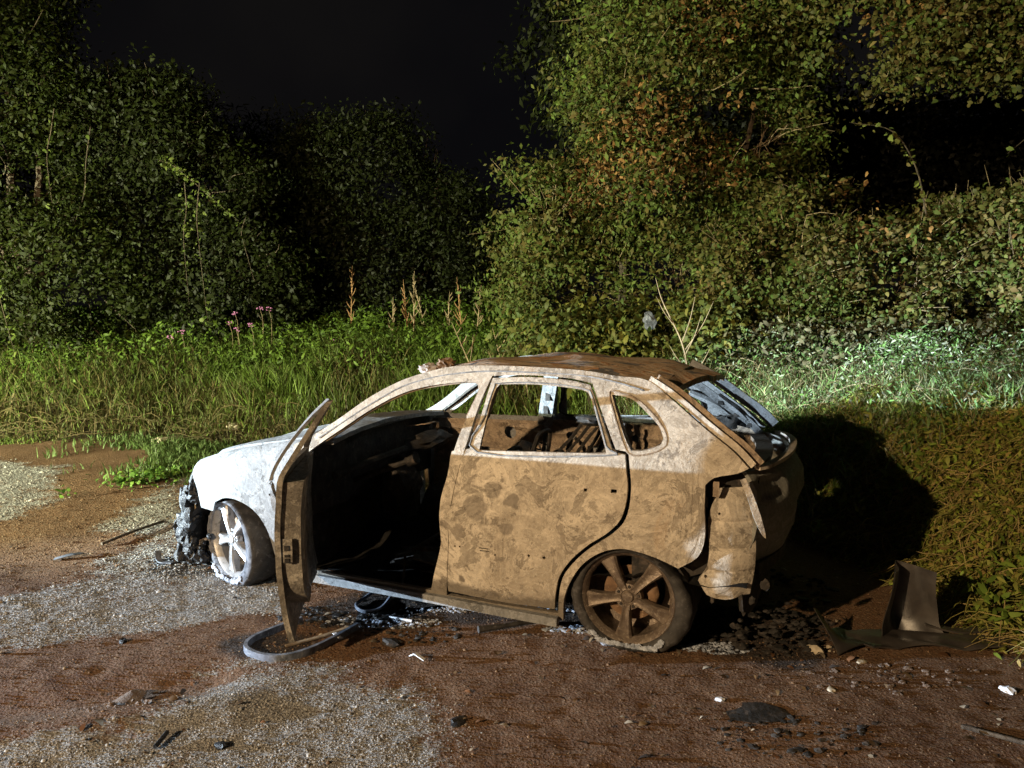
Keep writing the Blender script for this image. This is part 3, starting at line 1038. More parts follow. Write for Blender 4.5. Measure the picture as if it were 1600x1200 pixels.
for k, pts in enumerate(([(.10, 1.20), (.28, 1.12), (.40, 1.02), (.46, .96)], [(.24, 1.02), (.34, .99), (.44, .92), (.48, .84)], [(.30, 1.19), (.44, 1.08), (.52, .99)])):
    MB().tube([(x, float(Wd(x, z)) - .06 - .02 * k, z) for x, z in pts], [.022, .03, .024, .02][:len(pts)], 7).build('quarter_brace', M_white if k != 1 else M_inner, CAR)
MB().blob((.36, .70, 1.0), (.09, .04, .05), .5, 3, 3, 3).build('speaker_pocket', M_char, CAR)
XC = ([.30, .45, .50, .60, .70, .85, .92, .97], [.74, .78, .80, .845, .868, .858, .82, .775])


def tailx(y, z):
    return np.interp(z, *XC) - .20 * (np.abs(y) / .72) ** 2.3


def tailgate(u, v, th=0):
    y = u * .725
    z = .44 + v * (.505 + .02 * (1 - u * u))
    x = tailx(y, z) - th + .006 * np.sin(y * 12 + z * 9)
    q = np.maximum(np.abs(np.abs(u) - .80) - .13, np.abs(z - .86 + .05 * (1 - np.abs(u))) - .05)
    x = x - .035 * sstep(.02, -.02, q)
    q = np.maximum(np.abs(u) - .42, np.abs(z - .66) - .065)
    x = x - .02 * sstep(.02, -.02, q)
    return np.stack([x, y, z], 1)


sheet('tailgate', -1, 1, 60, 0, 1, 36, tailgate, .022, M_tail, CAR, 45)
MB().tube([(.645, -.685, .965), (.70, -.60, .970), (.775, -.30, .975), (.80, 0, .975), (.79, .30, .968), (.74, .58, .955), (.69, .68, .950)], 1, flat=(.02, .010), k=5).build('tailgate_lip', M_side, CAR, 30)
MB().tube([(.56, -.60, .93), (.62, -.3, .93), (.64, 0, .93), (.62, .3, .93), (.56, .6, .93)], 1, flat=(.05, .012), k=4).build('parcel_rail', M_inner, CAR)
# rear valance without its bumper
def valance(u, v, th=0):
    y = u * .74
    z = .24 + .05 * np.sin(u * 9) + v * .22
    x = .70 - .10 * np.abs(u) ** 3 - th + .03 * (fbm(y * 4, z * 6, 0, 71) - .5)
    return np.stack([x, y, z], 1)


sheet('rear_valance', -1, 1, 40, 0, 1, 14, valance, .02, M_char, CAR, 45)
# lamp cavity: the pale pressing behind the missing tail lamp and bumper corner
POD = [(.45, .85), (.59, .86), (.635, .74), (.65, .60), (.65, .46), (.63, .31), (.52, .285), (.42, .295), (.375, .37), (.415, .44), (.43, .52), (.425, .60), (.42, .70)]


def podmap(u, v, d):
    u = np.asarray(u, float); v = np.asarray(v, float)
    y = Wd(u, v) - .035 - d - .035 * ((u - .50) / .14) ** 2
    y = y - .012 * (np.abs(np.sin((v - .3) * 24)) < .18) - .07 * sstep(.74, .85, v) + .02 * (fbm(u * 6, v * 5, 0, 15) - .5)
    return np.stack([u, -y, v], 1)


panel('lamp_housing_pressing', POD, podmap, .05, M_side, CAR, [disc(.475, .735, .007), disc(.415, .40, .009)], .02, 50, .03)
panel('lamp_cavity_back', [(.40, .50), (.64, .40), (.66, .93), (.58, .94), (.44, .92), (.40, .88)], sidemap(-1, .20), .01, M_char, CAR, [], .05)
MB().add([(.44, -.79, .90), (.47, -.79, .90), (.47, -.79, .82), (.44, -.79, .82)], [(0, 1, 2, 3)]).build('cavity_tab', M_inner, CAR)
MB().tube([(.585, -.80, .925), (.62, -.785, .84), (.655, -.775, .74), (.685, -.76, .655), (.70, -.75, .62)], [.9, 1.0, 1.1, .7, .05], flat=(.016, .005), up=(.3, -1, 0), k=5).build('hanging_trim_strip', M_side, CAR, 30)
for k, (x, z, dx, dz) in enumerate(((.44, .25, .02, .035), (.60, .22, .02, .05), (.64, .27, .03, .03), (.70, .36, .04, .04), (.55, .12, .03, .02))):
    MB().blob((x, -.70, z), (dx * .55, .006, dz * .8), .5, 4, k, 2).build('bracket_remnant', M_char, CAR)
MB().tube([(.62, -.62, .42), (.72, -.2, .40), (.72, .3, .40), (.62, .66, .42)], 1, flat=(.05, .03), k=5).build('bumper_beam', M_char, CAR)

# front end: collapsed bumper and radiator, dripping and burnt
fr = MB()
fr.tube([(-2.98, -.66, .42), (-3.18, -.3, .42), (-3.22, 0, .42), (-3.18, .3, .42), (-2.98, .66, .42)], 1, flat=(.05, .03), k=5)
fr.build('bumper_beam', M_char, CAR)
sheet('radiator_pack', 0, 1, 10, -.6, .6, 24, lambda u, v, th=0: np.stack([-3.02 + .05 * (fbm(u * 5, v * 5, 0, 2) - .5) + th * 2, v, .05 + u * .52], 1), .03, M_char, CAR)
for k in range(5):
    r_ = random.Random(k)
    x = -3.02 - .16 * r_.random(); y = -.78 + .25 * r_.random()
    z1 = .60 - .05 * k
    MB().tube([(x, y, z1 + .06), (x - .03 + .06 * r_.random(), y - .02, z1 - .04), (x + .03 * r_.random(), y - .03 * r_.random(), z1 - .14)],
              [.018, .035 + .02 * r_.random(), .014], 7).blob((x, y, z1 - .05), (.045, .04, .05), .45, 3, k).build('melted_bumper_shred', M_charw, CAR, 30)
for k in range(6):
    r_ = random.Random(k + 40)
    MB().blob((-3.05 + .16 * r_.random(), -.72 - .06 * r_.random(), .10 + .42 * r_.random()), (.022, .016, .022), .6, 3, k, 2).build('headlamp_remnant', M_charw, CAR)
m = MB()
for k in range(26):
    r_ = random.Random(k + 70)
    z = .02 + .56 * r_.random() ** .8
    m.blob((-3.02 - .17 * r_.random() - .03 * math.sin(z * 9), -.72 - .06 * r_.random(), z), (.030 + .03 * r_.random(), .04, .03 + .05 * r_.random()), .75, 2.6, k, 2)
m.build('melted_bumper_mass', M_charw, CAR, 25)
m = MB()
for k in range(14):
    r_ = random.Random(k + 170)
    m.blob((-3.10 + .15 * r_.random(), -.76 + .5 * r_.random(), .02 + .10 * r_.random()), (.05, .05, .04), .75, 2.6, k, 2)
m.build('melted_bumper_mass', M_charw, CAR, 25)

# wheels
def wheel(cx, side, steer, mrim, flatz, big, yoff=.79, ash_lit=False):
    W = bpy.data.objects.new('wheel', None); link(W, CAR)
    W.location = (cx, side * yoff, .235)
    W.rotation_euler = (0, 0, math.radians(steer))
    y = side
    rim = MB()
    rim.lathe([(.170, -.16 * y), (.225, -.15 * y), (.232, -.06 * y), (.222, -.01 * y), (.238, .020 * y), (.252, .030 * y), (.259, .026 * y), (.259, .010 * y), (.244, 0.0), (.236, -.05 * y), (.236, -.16 * y)], 56)
    for k in range(5):
        a = math.radians(48 + 72 * k)
        sec = []
        for (r_, w_, h_) in ((.040, .024, .010), (.090, .024, .014), (.150, .030, .012), (.205, .042, .006), (.236, .052, .004)):
            sec.append((r_, w_, h_))
        v, f = [], []
        for (r_, w_, h_) in sec:
            for (t_, hh) in ((-w_, -.035), (-w_, h_ - .006), (-w_ * .72, h_ + .004), (-w_ * .30, h_ - .002), (w_ * .30, h_ - .002), (w_ * .72, h_ + .004), (w_, h_ - .006), (w_, -.035)):
                v.append((r_ * math.cos(a) - t_ * math.sin(a), hh * y, r_ * math.sin(a) + t_ * math.cos(a)))
        m = 8
        for i in range(len(sec) - 1):
            for j in range(m):
                f.append((i * m + j, i * m + (j + 1) % m, (i + 1) * m + (j + 1) % m, (i + 1) * m + j))
        rim.add(v, f)
    rim.lathe([(.0, .004 * y), (.034, .004 * y), (.040, .010 * y), (.072, .006 * y), (.078, -.03 * y)], 30)
    rim.build('rim', mrim, W, 35)
    MB().lathe([(0, .016 * y), (.026, .015 * y), (.031, .008 * y), (.031, 0)], 24).build('centre_cap', mrim, W, 30)
    for k in range(5):
        a = math.radians(48 + 36 + 72 * k)
        m = MB().lathe([(0, .012 * y), (.008, .012 * y), (.010, .0)], 8)
        m.xf(Matrix.Translation((.056 * math.cos(a), 0, .056 * math.sin(a)))).build('wheel_bolt', M_char, W)
    MB().lathe([(.02, -.07 * y), (.150, -.07 * y), (.150, -.085 * y), (.02, -.085 * y)], 40).build('brake_disc', M_disc, W)
    MB().blob((.12 * math.cos(.1), -.065 * y, .12 * math.sin(.1)), (.035, .02, .06), .3, 3, 4).build('brake_caliper', M_disc, W)
    # burnt, collapsed tyre: bead to tread, sagging on the ground
    prof = [(.250, .030), (.262, .046), (.285, .050), (.305, .040), (.318, .015), (.322, -.05), (.320, -.12), (.305, -.165), (.27, -.175), (.24, -.16)]
    v, f = [], []
    n = 72
    for i in range(n):
        a = 2 * PI * i / n
        for j, (r_, h_) in enumerate(prof):
            # the burnt casing has shrunk above and hangs loose below
            low = max(0, -math.sin(a)) ** 2
            shr = .018 * max(0, math.sin(a))
            rr_ = r_ - (r_ - .25) * (.72 if math.sin(a) > 0 else .1) * abs(math.sin(a)) - shr * 0
            if big:
                rr_ += .035 * max(0, math.cos(a + .35)) ** 3 * (1 if j > 1 else .2)
            rr_ += .004 * math.sin(a * 23 + j) * (j > 1)
            zz_ = rr_ * math.sin(a)
            hh = h_
            if zz_ < flatz:
                over = flatz - zz_
                zz_ = flatz + .004 * math.sin(a * 31 + j * 2)
                hh = h_ + (over * .9 + .01) * (1 if j < 5 else -1)
            v.append((rr_ * math.cos(a), hh * y, zz_))
    m = len(prof)
    for i in range(n):
        for j in range(m - 1):
            f.append((i * m + j, i * m + j + 1, ((i + 1) % n) * m + j + 1, ((i + 1) % n) * m + j))
    ty = MB().add(v, f).build('tyre', M_tyre, W, 50)
    if ash_lit:
        ty.data.materials.append(M_ashlit)
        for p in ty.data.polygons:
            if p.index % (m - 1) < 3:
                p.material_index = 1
    # ash crust, paled to paint in cool light on the tyre's foot
    ac = MB()
    for i in range(26):
        a = -PI / 2 + (i / 25 - .5) * 1.5
        rr_ = .272 + .018 * random.random()
        zz_ = max(flatz + .012, rr_ * math.sin(a))
        ac.blob((rr_ * math.cos(a), (.052 + .01 * random.random()) * y, zz_), (.022, .010, .010 + .012 * random.random()), .5, 3, i, 1)
    ac.build('lit_ash_crust', M_ash, W, 30)
    return W


wheel(0.012, -1, 0, M_rimr, -.262, True)
wheel(0.012, 1, 0, M_rimr, -.262, False)
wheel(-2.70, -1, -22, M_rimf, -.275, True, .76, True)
wheel(-2.70, 1, -22, M_rimf, -.275, False, .76)

# cabin skeletons
def seat(cx, cy, back=.62):
    W = bpy.data.objects.new('front_seat', None); link(W, CAR); W.location = (cx, cy, .16)
    MB().tube([(-.22, -.22, .10), (-.22, .22, .10), (.22, .22, .16), (.22, -.22, .16)], .014, 6, False, closed=True).build('seat_base_frame', M_char, W)
    MB().tube([(.20, -.20, .14), (.30, -.22, .45), (.36, -.16, back + .06), (.37, -.1, back + .12), (.37, .1, back + .12), (.36, .16, back + .06), (.30, .22, .45), (.20, .20, .14)], .016, 6).build('backrest_frame', M_char, W)
    sp = MB()
    for k in range(6):
        z = .24 + .075 * k
        sp.tube([(.24 + z * .16, -.19 + .0, z), (.20 + z * .16, -.1, z + .03), (.24 + z * .16, 0, z), (.20 + z * .16, .1, z + .03), (.24 + z * .16, .19, z)], .006, 5)
    sp.build('backrest_springs', M_char, W)['kind'] = 'stuff'
    sp = MB()
    for k in range(6):
        yq = -.16 + .065 * k
        sp.tube([(-.2, yq, .11), (-.1, yq + .02, .08), (0, yq - .02, .11), (.1, yq + .02, .09), (.2, yq, .13)], .007, 5)
    sp.build('seat_springs', M_char, W)['kind'] = 'stuff'
    return W


MB().blob((-1.22, .36, .33), (.26, .26, .20), .35, 2.5, 31, 3).build('seat_foam_blocker', M_char, CAR)  # dark lumps added to block the warm-lit patch across the cabin
MB().blob((-1.02, .34, .60), (.10, .22, .22), .35, 2.5, 32, 3).build('seat_foam_blocker', M_char, CAR)
MB().blob((-1.55, .42, .30), (.30, .34, .22), .35, 2.5, 33, 3).build('floor_ash', M_char, CAR)
seat(-1.25, .38)
seat(-1.20, -.36)
W = bpy.data.objects.new('rear_bench', None); link(W, CAR); W.location = (-.30, 0, .30)
MB().tube([(.10, -.55, 0), (.22, -.56, .48), (.24, -.50, .54), (.24, .50, .54), (.22, .56, .48), (.10, .55, 0)], .016, 6).build('backrest_frame', M_char, W)
for yq in (-.18, .16):
    MB().tube([(.12, yq, .0), (.24, yq, .54)], .013, 6).build('backrest_strut', M_char, W)
sp = MB()
for k in range(22):
    yq = -.52 + .05 * k
    sp.tube([(.13, yq, .05), (.19, yq + .03, .2), (.16, yq - .02, .32), (.23, yq, .5)], .006, 5)
sp.build('backrest_springs', M_char, W)['kind'] = 'stuff'
# collapsed belt reels and cloth rags hanging by the far pillar
for k in range(7):
    MB().tube([(-.62 + .05 * k, .50, .98 - .02 * (k % 3)), (-.70 + .06 * k, .47, .86), (-.80 + .07 * k, .45, .74), (-.86 + .07 * k, .40, .58)], .013, 5).build('hanging_belt_remnant', M_char, CAR)
MB().blob((-.55, .48, .99), (.12, .05, .035), .5, 3, 9, 3).build('hanging_belt_remnant', M_char, CAR)
# far centre pillar inner box with its slots
pb = MB().tube([(-1.0, .74, .90), (-.97, .71, 1.05), (-.93, .66, 1.2), (-.89, .61, 1.37)], 1, flat=(.055, .018), up=(0, 1, 0), k=4)
pb.build('centre_pillar_inner', M_white, CAR)
for (z, h) in ((1.02, .03), (1.13, .035), (1.25, .025)):
    x = float(np.interp(z, [.9, 1.05, 1.2, 1.37], [-1.0, -.97, -.93, -.89])); yv = float(np.interp(z, [.9, 1.05, 1.2, 1.37], [.72, .69, .64, .59]))
    MB().box((x - .018, yv - .006, z - h), (x + .018, yv, z + h)).build('pillar_slot', M_char, CAR)
# dash beam, column and wheel ring, pedals, heater box
MB().tube([(-1.86, -.78, .74), (-1.80, -.3, .78), (-1.80, .3, .78), (-1.86, .78, .74)], .028, 8).build('dashboard_beam', M_char, CAR)
MB().tube([(-1.98, -.38, .62), (-1.52, -.38, .80)], .022, 8, False).build('steering_column', M_char, CAR)
MB().tube([(-1.56, -.38, .785), (-1.50, -.38, .81)], .045, 10, False).build('steering_hub', M_char, CAR)
MB().blob((-1.86, .02, .50), (.14, .18, .22), .35, 3, 2, 3).build('heater_box', M_char, CAR)
MB().blob((-1.78, .30, .80), (.12, .30, .06), .4, 3, 6, 3).build('dashboard_remnant', M_char, CAR)
MB().tube([(-1.94, .28, .90), (-1.78, .26, .93), (-1.74, .38, .93), (-1.78, .46, .86)], 1, flat=(.01, .004), k=4).build('dashboard_bracket', M_inner, CAR)
for k in range(10):
    r_ = random.Random(k + 9)
    x, y = -1.85 + 1.1 * r_.random(), -.6 + 1.2 * r_.random()
    MB().tube([(x, y, .30 + .3 * r_.random()), (x + .2 * (r_.random() - .5), y + .1, .25), (x + .3 * (r_.random() - .5), y + .2 * (r_.random() - .5), .16)], .008, 5).build('burnt_wire', M_char, CAR)
MB().blob((-1.35, -.45, .17), (.28, .22, .04), .5, 4, 12, 3).build('floor_ash', M_char, CAR)
MB().box((-1.40, -.66, .21), (-1.12, -.46, .225), Matrix.Rotation(.3, 3, 'Y') @ Matrix.Rotation(.3, 3, 'Z')).build('loose_cover_plate', M_char, CAR)
# ---- END CAR


# ------------------------------------------------------------------ things lying about
def gz(x, y): return float(height(np.array([x]), np.array([y]), False)[0])


def at(x, y, up=0.): return (x, y, gz(x, y) + up)


def crumple(name, x, y, size, seed, mat, label, cat, h=.4, up=.2, sub=2, amp=.6):
    o = MB().blob((0, 0, 0), (size, size * .7, size * h), amp, 3, seed, sub).build(name, mat, None, 25)
    o.location = at(x, y, size * h * up)
    o.rotation_euler = (0, 0, seed * 1.7)
    tag(o, label, cat)
    return o


# two slag lumps on the roof
def from_car(x, y, z):
    c, q = math.cos(math.radians(-21.7)), math.sin(math.radians(-21.7))
    return (0.907 + c * x - q * y, 4.644 + q * x + c * y, z)


o = MB().blob((0, 0, 0), (.062, .05, .038), .55, 3, 1, 3).build('slag_lump', M_rock, None, 30)
o.location = from_car(-1.325, -.52, 1.405); tag(o, 'pale grey and red slag lump at the front edge of the car roof', 'lump')
o = MB().blob((0, 0, 0), (.055, .045, .040), .65, 4, 2, 3).build('slag_lump', M_disc, None, 30)
o.location = from_car(-1.215, -.50, 1.435); tag(o, 'dark rusty slag lump just behind the pale one on the car roof', 'lump')

# bent window frame under the door
RING = [(-.88, 4.12), (-.98, 3.93), (-1.08, 3.79), (-1.19, 3.72), (-1.31, 3.74), (-1.41, 3.82), (-1.42, 3.92), (-1.36, 4.03), (-1.22, 4.20)]
o = MB().tube([at(x, y, .018) for x, y in RING], 1, flat=(.010, .020), k=5).build('fallen_window_frame', M_bluec, None, 30)
tag(o, 'curved metal window frame lying on the ground under the open door', 'window frame')
o = MB().tube([at(-1.22, 3.88, .01), at(-1.05, 4.0, .012), at(-.93, 4.12, .012)], 1, flat=(.012, .004), k=4).build('metal_strip', M_twig)
tag(o, 'thin brown strip inside the fallen window frame', 'strip')
# melted cable loop
o = MB().tube([(-.70, 4.66, .10), (-.73, 4.50, .04), at(-.79, 4.38, .02), at(-.88, 4.32, .02), at(-.95, 4.42, .02), at(-.92, 4.55, .02), (-.83, 4.60, .03), (-.74, 4.62, .08)],
              .011, 7).build('cable_loop', M_bluec)
tag(o, 'pale blue cable hanging in a loop from the sill to the ground', 'cable')
o = MB().tube([(-.66, 4.50, .26), (-.665, 4.46, .14), (-.69, 4.44, .03)], .008, 6).build('belt_webbing', M_char)
tag(o, 'thin black strap dangling over the sill beside the cable loop', 'strap')
o = MB().tube([at(-.72, 4.26, .012), at(-.58, 4.20, .014)], .008, 6, False).build('white_rod', M_white2)
tag(o, 'short white rod lying in the ash below the sill', 'rod')
o = MB().tube([at(-.99, 4.02, .02), at(-.93, 3.93, .03)], 1, flat=(.010, .002), smooth=False).build('white_sliver', M_white2)
tag(o, 'small white sliver standing up inside the fallen window frame', 'scrap')
o = MB().tube([at(-.19, 4.07, .02), at(-.04, 4.12, .022), at(.12, 4.19, .02), at(.20, 4.2, .015)], [.022, .014, .017, .012], 8).build('charred_hose', M_tyre)
tag(o, 'charred hose lying parallel to the sill in front of the rear wheel', 'hose')
# small sticks on the left
o = MB().tube([at(-3.19, 5.68, .02), at(-3.09, 5.94, .03), at(-2.98, 6.27, .02)], .012, 6).build('dead_branch', M_bark)
tag(o, 'dark thin branch lying on the gravel to the left of the front wheel', 'branch')
o = MB().tube([at(-3.36, 5.35, .01), at(-3.27, 5.39, .03), at(-3.22, 5.47, .02)], 1, flat=(.03, .003), k=4).build('metal_shard', M_bluec)
tag(o, 'bluish curled metal shard alone on the brown earth far left', 'shard')
o = MB().tube([at(-2.60, 5.36, .07), at(-2.55, 5.28, .02), at(-2.45, 5.26, .015)], 1, flat=(.02, .004), k=4).build('bent_bracket', M_bluec)
tag(o, 'bent bracket tip sticking up beside the melted front bumper', 'bracket')

# plastic wheel-arch liner standing on its burnt sheet
L = empty('wheel_arch_liner', (2.10, 4.00, gz(2.1, 4.0)), math.radians(10))
tag(L, 'torn black plastic liner standing upright on its flat burnt skirt by the grass bank', 'liner')


def liner(u, v, th=0):
    w = .36 - .12 * sstep(.1, .9, v) + .05 * sstep(.25, 0, v)
    x = .10 + (u - .5) * w + .02 * v
    y = .05 + .07 * np.cos((u - .5) * 5.5) + .012 * np.sin(u * 15 + 2 * v) - .05 * sstep(.3, 0, v) - th
    z = v * (.43 - .05 * np.abs(u - .42)) - .03
    return np.stack([x, y, z], 1)


sheet('upright_panel', 0, 1, 26, 0, 1, 16, liner, .006, M_rub, L, 30)


def skirt(u, v, th=0):
    x = -.42 + u * 1.0
    y = -.20 + v * (.24 - .1 * u) + .06 * np.sin(u * 5) + .05 * (u < .2)
    z = .012 + .05 * np.abs(np.sin(u * 9 + v * 3)) * (1 - v) * .5 + .14 * sstep(.13, .0, u) * v + .02 * v - th
    return np.stack([x, y, z], 1)


sheet('flat_skirt', 0, 1, 40, 0, 1, 10, skirt, .008, M_rub, L, 30)
MB().tube([(.22, .02, .06), (.40, -.04, .03), (.62, -.06, .05)], 1, flat=(.03, .005), k=4).build('torn_strip', M_rub, L)

for a in [
    ('paper_scrap', 1.62, 3.84, .055, 3, M_cream, 'crumpled cream scrap at the left end of the black liner skirt', 'scrap', .45),
    ('paper_scrap', 1.81, 3.72, .03, 4, M_cream, 'small cream flake on the earth in front of the black liner', 'scrap', .3),
    ('white_rubble', 2.37, 3.42, .035, 5, M_white2, 'white broken lump at the foot of the grass bank', 'rubble', .6),
    ('white_rubble', 2.47, 3.42, .03, 6, M_cream, 'cream lump just right of the white broken one', 'rubble', .6),
    ('black_lump', -.66, 3.93, .06, 7, M_char, 'flat black clod between the fallen frame and the rear door', 'clod', .3),
    ('burnt_rag', -.24, 3.15, .045, 8, M_charw, 'small black burnt rag alone on the brown gravel', 'rag', .3),
    ('tin_scrap', -1.21, 2.96, .03, 9, M_charw, 'small dark tin scrap with a bright edge on the pale gravel', 'scrap', .5),
    ('stone_heap', -1.80, 3.36, .10, 10, M_clod, 'low heap of dirt and stone at the end of the rut', 'heap', .25),
    ('white_flake', .97, 3.34, .022, 11, M_white2, 'white flake on the earth below the rear wheel', 'flake', .5),
    ('bark_scrap', 1.53, 3.43, .03, 12, M_cream, 'pale brown flake right of the white flake', 'flake', .3),
    ('charred_mat', 1.12, 3.22, .13, 13, M_char, 'flat charred mat pressed into the earth below the ash patch', 'mat', .05),
    ('earth_clod', -2.13, 3.95, .03, 14, M_charw, 'small blackish clod on the smooth brown track', 'clod', .5),
    ('bare_rock', -4.76, 10.35, .28, 15, M_cream, 'long pale sandy rock in the grass left of the bonnet', 'rock', .25),
    ('bare_rock', -4.0, 10.75, .20, 16, M_cream, 'smaller sandy rock in taller grass near the bonnet', 'rock', .3),
    ('pale_chunk', -.02, 4.33, .035, 17, M_ash, 'pale ash chunk leaning at the sill above the charred hose', 'chunk', .8),
]:
    crumple(*a)
# bottle neck scrap and bent white clip
o = MB().tube([at(-.53, 3.77, .01), at(-.50, 3.72, .045), at(-.45, 3.70, .02)], 1, flat=(.010, .003), smooth=False).build('white_clip', M_white2)
tag(o, 'bent white clip in front of the rear door on the gravel edge', 'clip')
o = MB().tube([at(-1.47, 2.93, .01), at(-1.46, 3.02, .02)], .010, 7, False).build('small_tube', M_charw)
tag(o, 'short dark tube lying on the pale gravel at the lower left', 'tube')
o = MB().tube([at(1.95, 3.1, .01), at(2.3, 2.85, .012)], .010, 6, False).build('dead_branch', M_bark)
tag(o, 'thin dark stick at the lower right corner', 'branch')


# ash and char piles (nobody could count the bits)
def pile(name, x, y, rx, ry, n, mat, seed, hmax, label=None):
    r_ = np.random.default_rng(seed)
    a = r_.random(n) * 2 * PI; q = np.sqrt(r_.random(n))
    X_, Y_ = x + rx * q * np.cos(a), y + ry * q * np.sin(a)
    m = MB()
    Zb = height(X_, Y_, False)
    for i in range(n):
        s_ = (.005 + .014 * r_.random() ** 3) if 'ash' in name or 'cream' in name else (.005 + .020 * r_.random() ** 3) if 'crumb' in name else (.010 + .028 * r_.random() ** 2)
        m.blob((X_[i], Y_[i], Zb[i] + hmax * (1 - q[i]) * r_.random()), (s_, s_ * (.4 + .6 * r_.random()), s_ * .45), .6, 3, i, 1)
    o = m.build(name, mat, None, 25)
    o['kind'] = 'stuff'
    return o


pile('charred_debris', 1.38, 4.12, .50, .34, 330, M_char, 1, .12)
pile('ash_debris', 1.10, 3.88, .20, .07, 360, M_ash, 2, .02)
pile('ash_debris', .42, 4.12, .25, .05, 260, M_ash, 3, .02)
pile('charred_debris', -.95, 4.30, .45, .17, 160, M_charw, 4, .02)
pile('ash_debris', -.75, 4.22, .34, .10, 420, M_ash, 5, .015)
pile('ash_debris', -.10, 4.40, .60, .05, 420, M_ash, 6, .02)
pile('charred_debris', -2.35, 5.33, .35, .12, 80, M_charw, 7, .04)
pile('cream_debris', 1.68, 3.86, .12, .05, 22, M_cream, 8, .02)
pile('charred_debris', 1.75, 4.75, .35, .35, 100, M_char, 9, .05)


# ------------------------------------------------------------------ vegetation
def leaves(name, P, size, nb, tint, mat, parent=None, wid=.42, along=None, droop=.25, spread=.9, lod=1):
    """P (n,3) centres, nb (n,3) normal bias"""
    n = len(P)
    N_ = nb + spread * rng.normal(size=(n, 3))
    N_ /= np.linalg.norm(N_, axis=1)[:, None]
    A = rng.normal(size=(n, 3)) + (0 if along is None else along)
    A[:, 2] -= droop
    A -= (A * N_).sum(1)[:, None] * N_
    A /= np.linalg.norm(A, axis=1)[:, None] + 1e-9
    B = np.cross(N_, A)
    L = (size * (.45 + 1.1 * rng.random(n) ** 1.5))[:, None]
    Wd_ = L * wid * (.8 + .4 * rng.random((n, 1)))
    if lod == 0:
        V = np.stack([P - A * L * .5, P + B * Wd_ * .5 + N_ * L * .06, P - B * Wd_ * .5 + N_ * L * .06, P + A * L * .5 - N_ * L * .12], 1)
        F = (np.array([(0, 2, 1), (1, 2, 3)])[None] + 4 * np.arange(n)[:, None, None]).reshape(-1, 3)
        return fast(name, V.reshape(-1, 3), F, mat, parent, np.repeat(tint, 4, 0))
    V = np.stack([P - A * L * .5 - N_ * L * .06, P - A * L * .18 + B * Wd_ * .5 + N_ * L * .05, P - A * L * .18 - B * Wd_ * .5 + N_ * L * .05,
                  P + A * L * .22 + B * Wd_ * .38, P + A * L * .22 - B * Wd_ * .38, P + A * L * .5 - N_ * L * .16], 1)
    fb = np.array([(0, 2, 1), (1, 2, 4), (1, 4, 3), (3, 4, 5)])
    F = (fb[None] + 6 * np.arange(n)[:, None, None]).reshape(-1, 3)
    return fast(name, V.reshape(-1, 3), F, mat, parent, np.repeat(tint, 6, 0))


def clumps(ells, n, seed, shell=(.72, 1.06), gap=.44, gs=1.2, front=.35):
    """points on the outside of a union of ellipsoids, broken by gaps"""
    r_ = np.random.default_rng(seed)
    E_ = np.array(ells, float)
    area = (E_[:, 3] * E_[:, 4] + E_[:, 4] * E_[:, 5] + E_[:, 3] * E_[:, 5])
    k = r_.choice(len(E_), n * 4, p=area / area.sum())
    d = r_.normal(size=(n * 4, 3)); d /= np.linalg.norm(d, axis=1)[:, None]
    rad = r_.uniform(*shell, n * 4)
    lump = fbm(d[:, 0] * 2.5 + k * 3, d[:, 1] * 2.5, d[:, 2] * 2.5, 3, 3)
    P = E_[k, :3] + d * E_[k, 3:] * (rad * (.55 + .85 * lump))[:, None]
    ok = d[:, 1] < front
    for i, e in enumerate(E_):
        q = (((P - e[:3]) / (e[3:] * .74)) ** 2).sum(1)
        ok &= (q > 1) | (k == i)
    g_ = fbm(P[:, 0] * gs, P[:, 1] * gs, P[:, 2] * gs, 8, 3)
    ok &= g_ > gap
    P, d, rad = P[ok], d[ok], rad[ok]
    return P[:n], d[:n]


def crown(name, parent, ells, nc, per, size, cols, seed, spread_r=.17, gap=.44, gs=1.2, wid=.5, orange=None, shell=(.72, 1.06), kindm='stuff', bias=1., front=.35, droop=.25, lod=1):
    P, d = clumps(ells, nc, seed, shell, gap, gs, front)
    m = len(P)
    off = rng.normal(size=(m, per, 3)) * spread_r * np.array([1, 1, .6])
    Q = (P[:, None] + off).reshape(-1, 3)
    nb = np.repeat(d * np.array([1, 1, .6]) + np.array([-.25, -.5, .5]), per, 0) * bias
    ck = rng.random((m, 1, 1))
    cols = np.array(cols)
    ci = rng.choice(len(cols), (m, per), p=None)
    base = cols[rng.integers(0, len(cols), m)][:, None] * .65 + cols[ci] * .35
    T = base * (.75 + .5 * ck) * (.7 + .6 * rng.random((m, per, 1)))
    if orange is not None:
        for (ox, oz, orr, amt) in orange:
            inside = np.hypot((P[:, 0] - ox), (P[:, 2] - oz)) / orr + .5 * (fbm(P[:, 0] * 2, P[:, 2] * 2, 0, 9) - .5) < 1
            pick = (rng.random((m, per)) < amt) & inside[:, None]
            T = np.where(pick[..., None], np.array([.30, .17, .065]) * (.4 + .8 * rng.random((m, per, 1))), T)
    o = leaves(name, Q, np.full(len(Q), size), nb, T.reshape(-1, 3), M_leaf, parent, wid, droop=droop, lod=lod)
    o['kind'] = 'stuff'
    return P, d


def limbs(name, parent, base, tops, r0, mat, seed):
    r_ = random.Random(seed)
    m = MB()
    for t in tops:
        b = Vector(base); e = Vector(t)
        p1 = b.lerp(e, .33) + Vector((r_.uniform(-.25, .25), r_.uniform(-.1, .1), .25))
        p2 = b.lerp(e, .68) + Vector((r_.uniform(-.25, .25), r_.uniform(-.1, .1), .15))
        m.tube([b, p1, p2, e], [r0, r0 * .7, r0 * .42, r0 * .1], 7, k=4)
    return m.build(name, mat, parent)


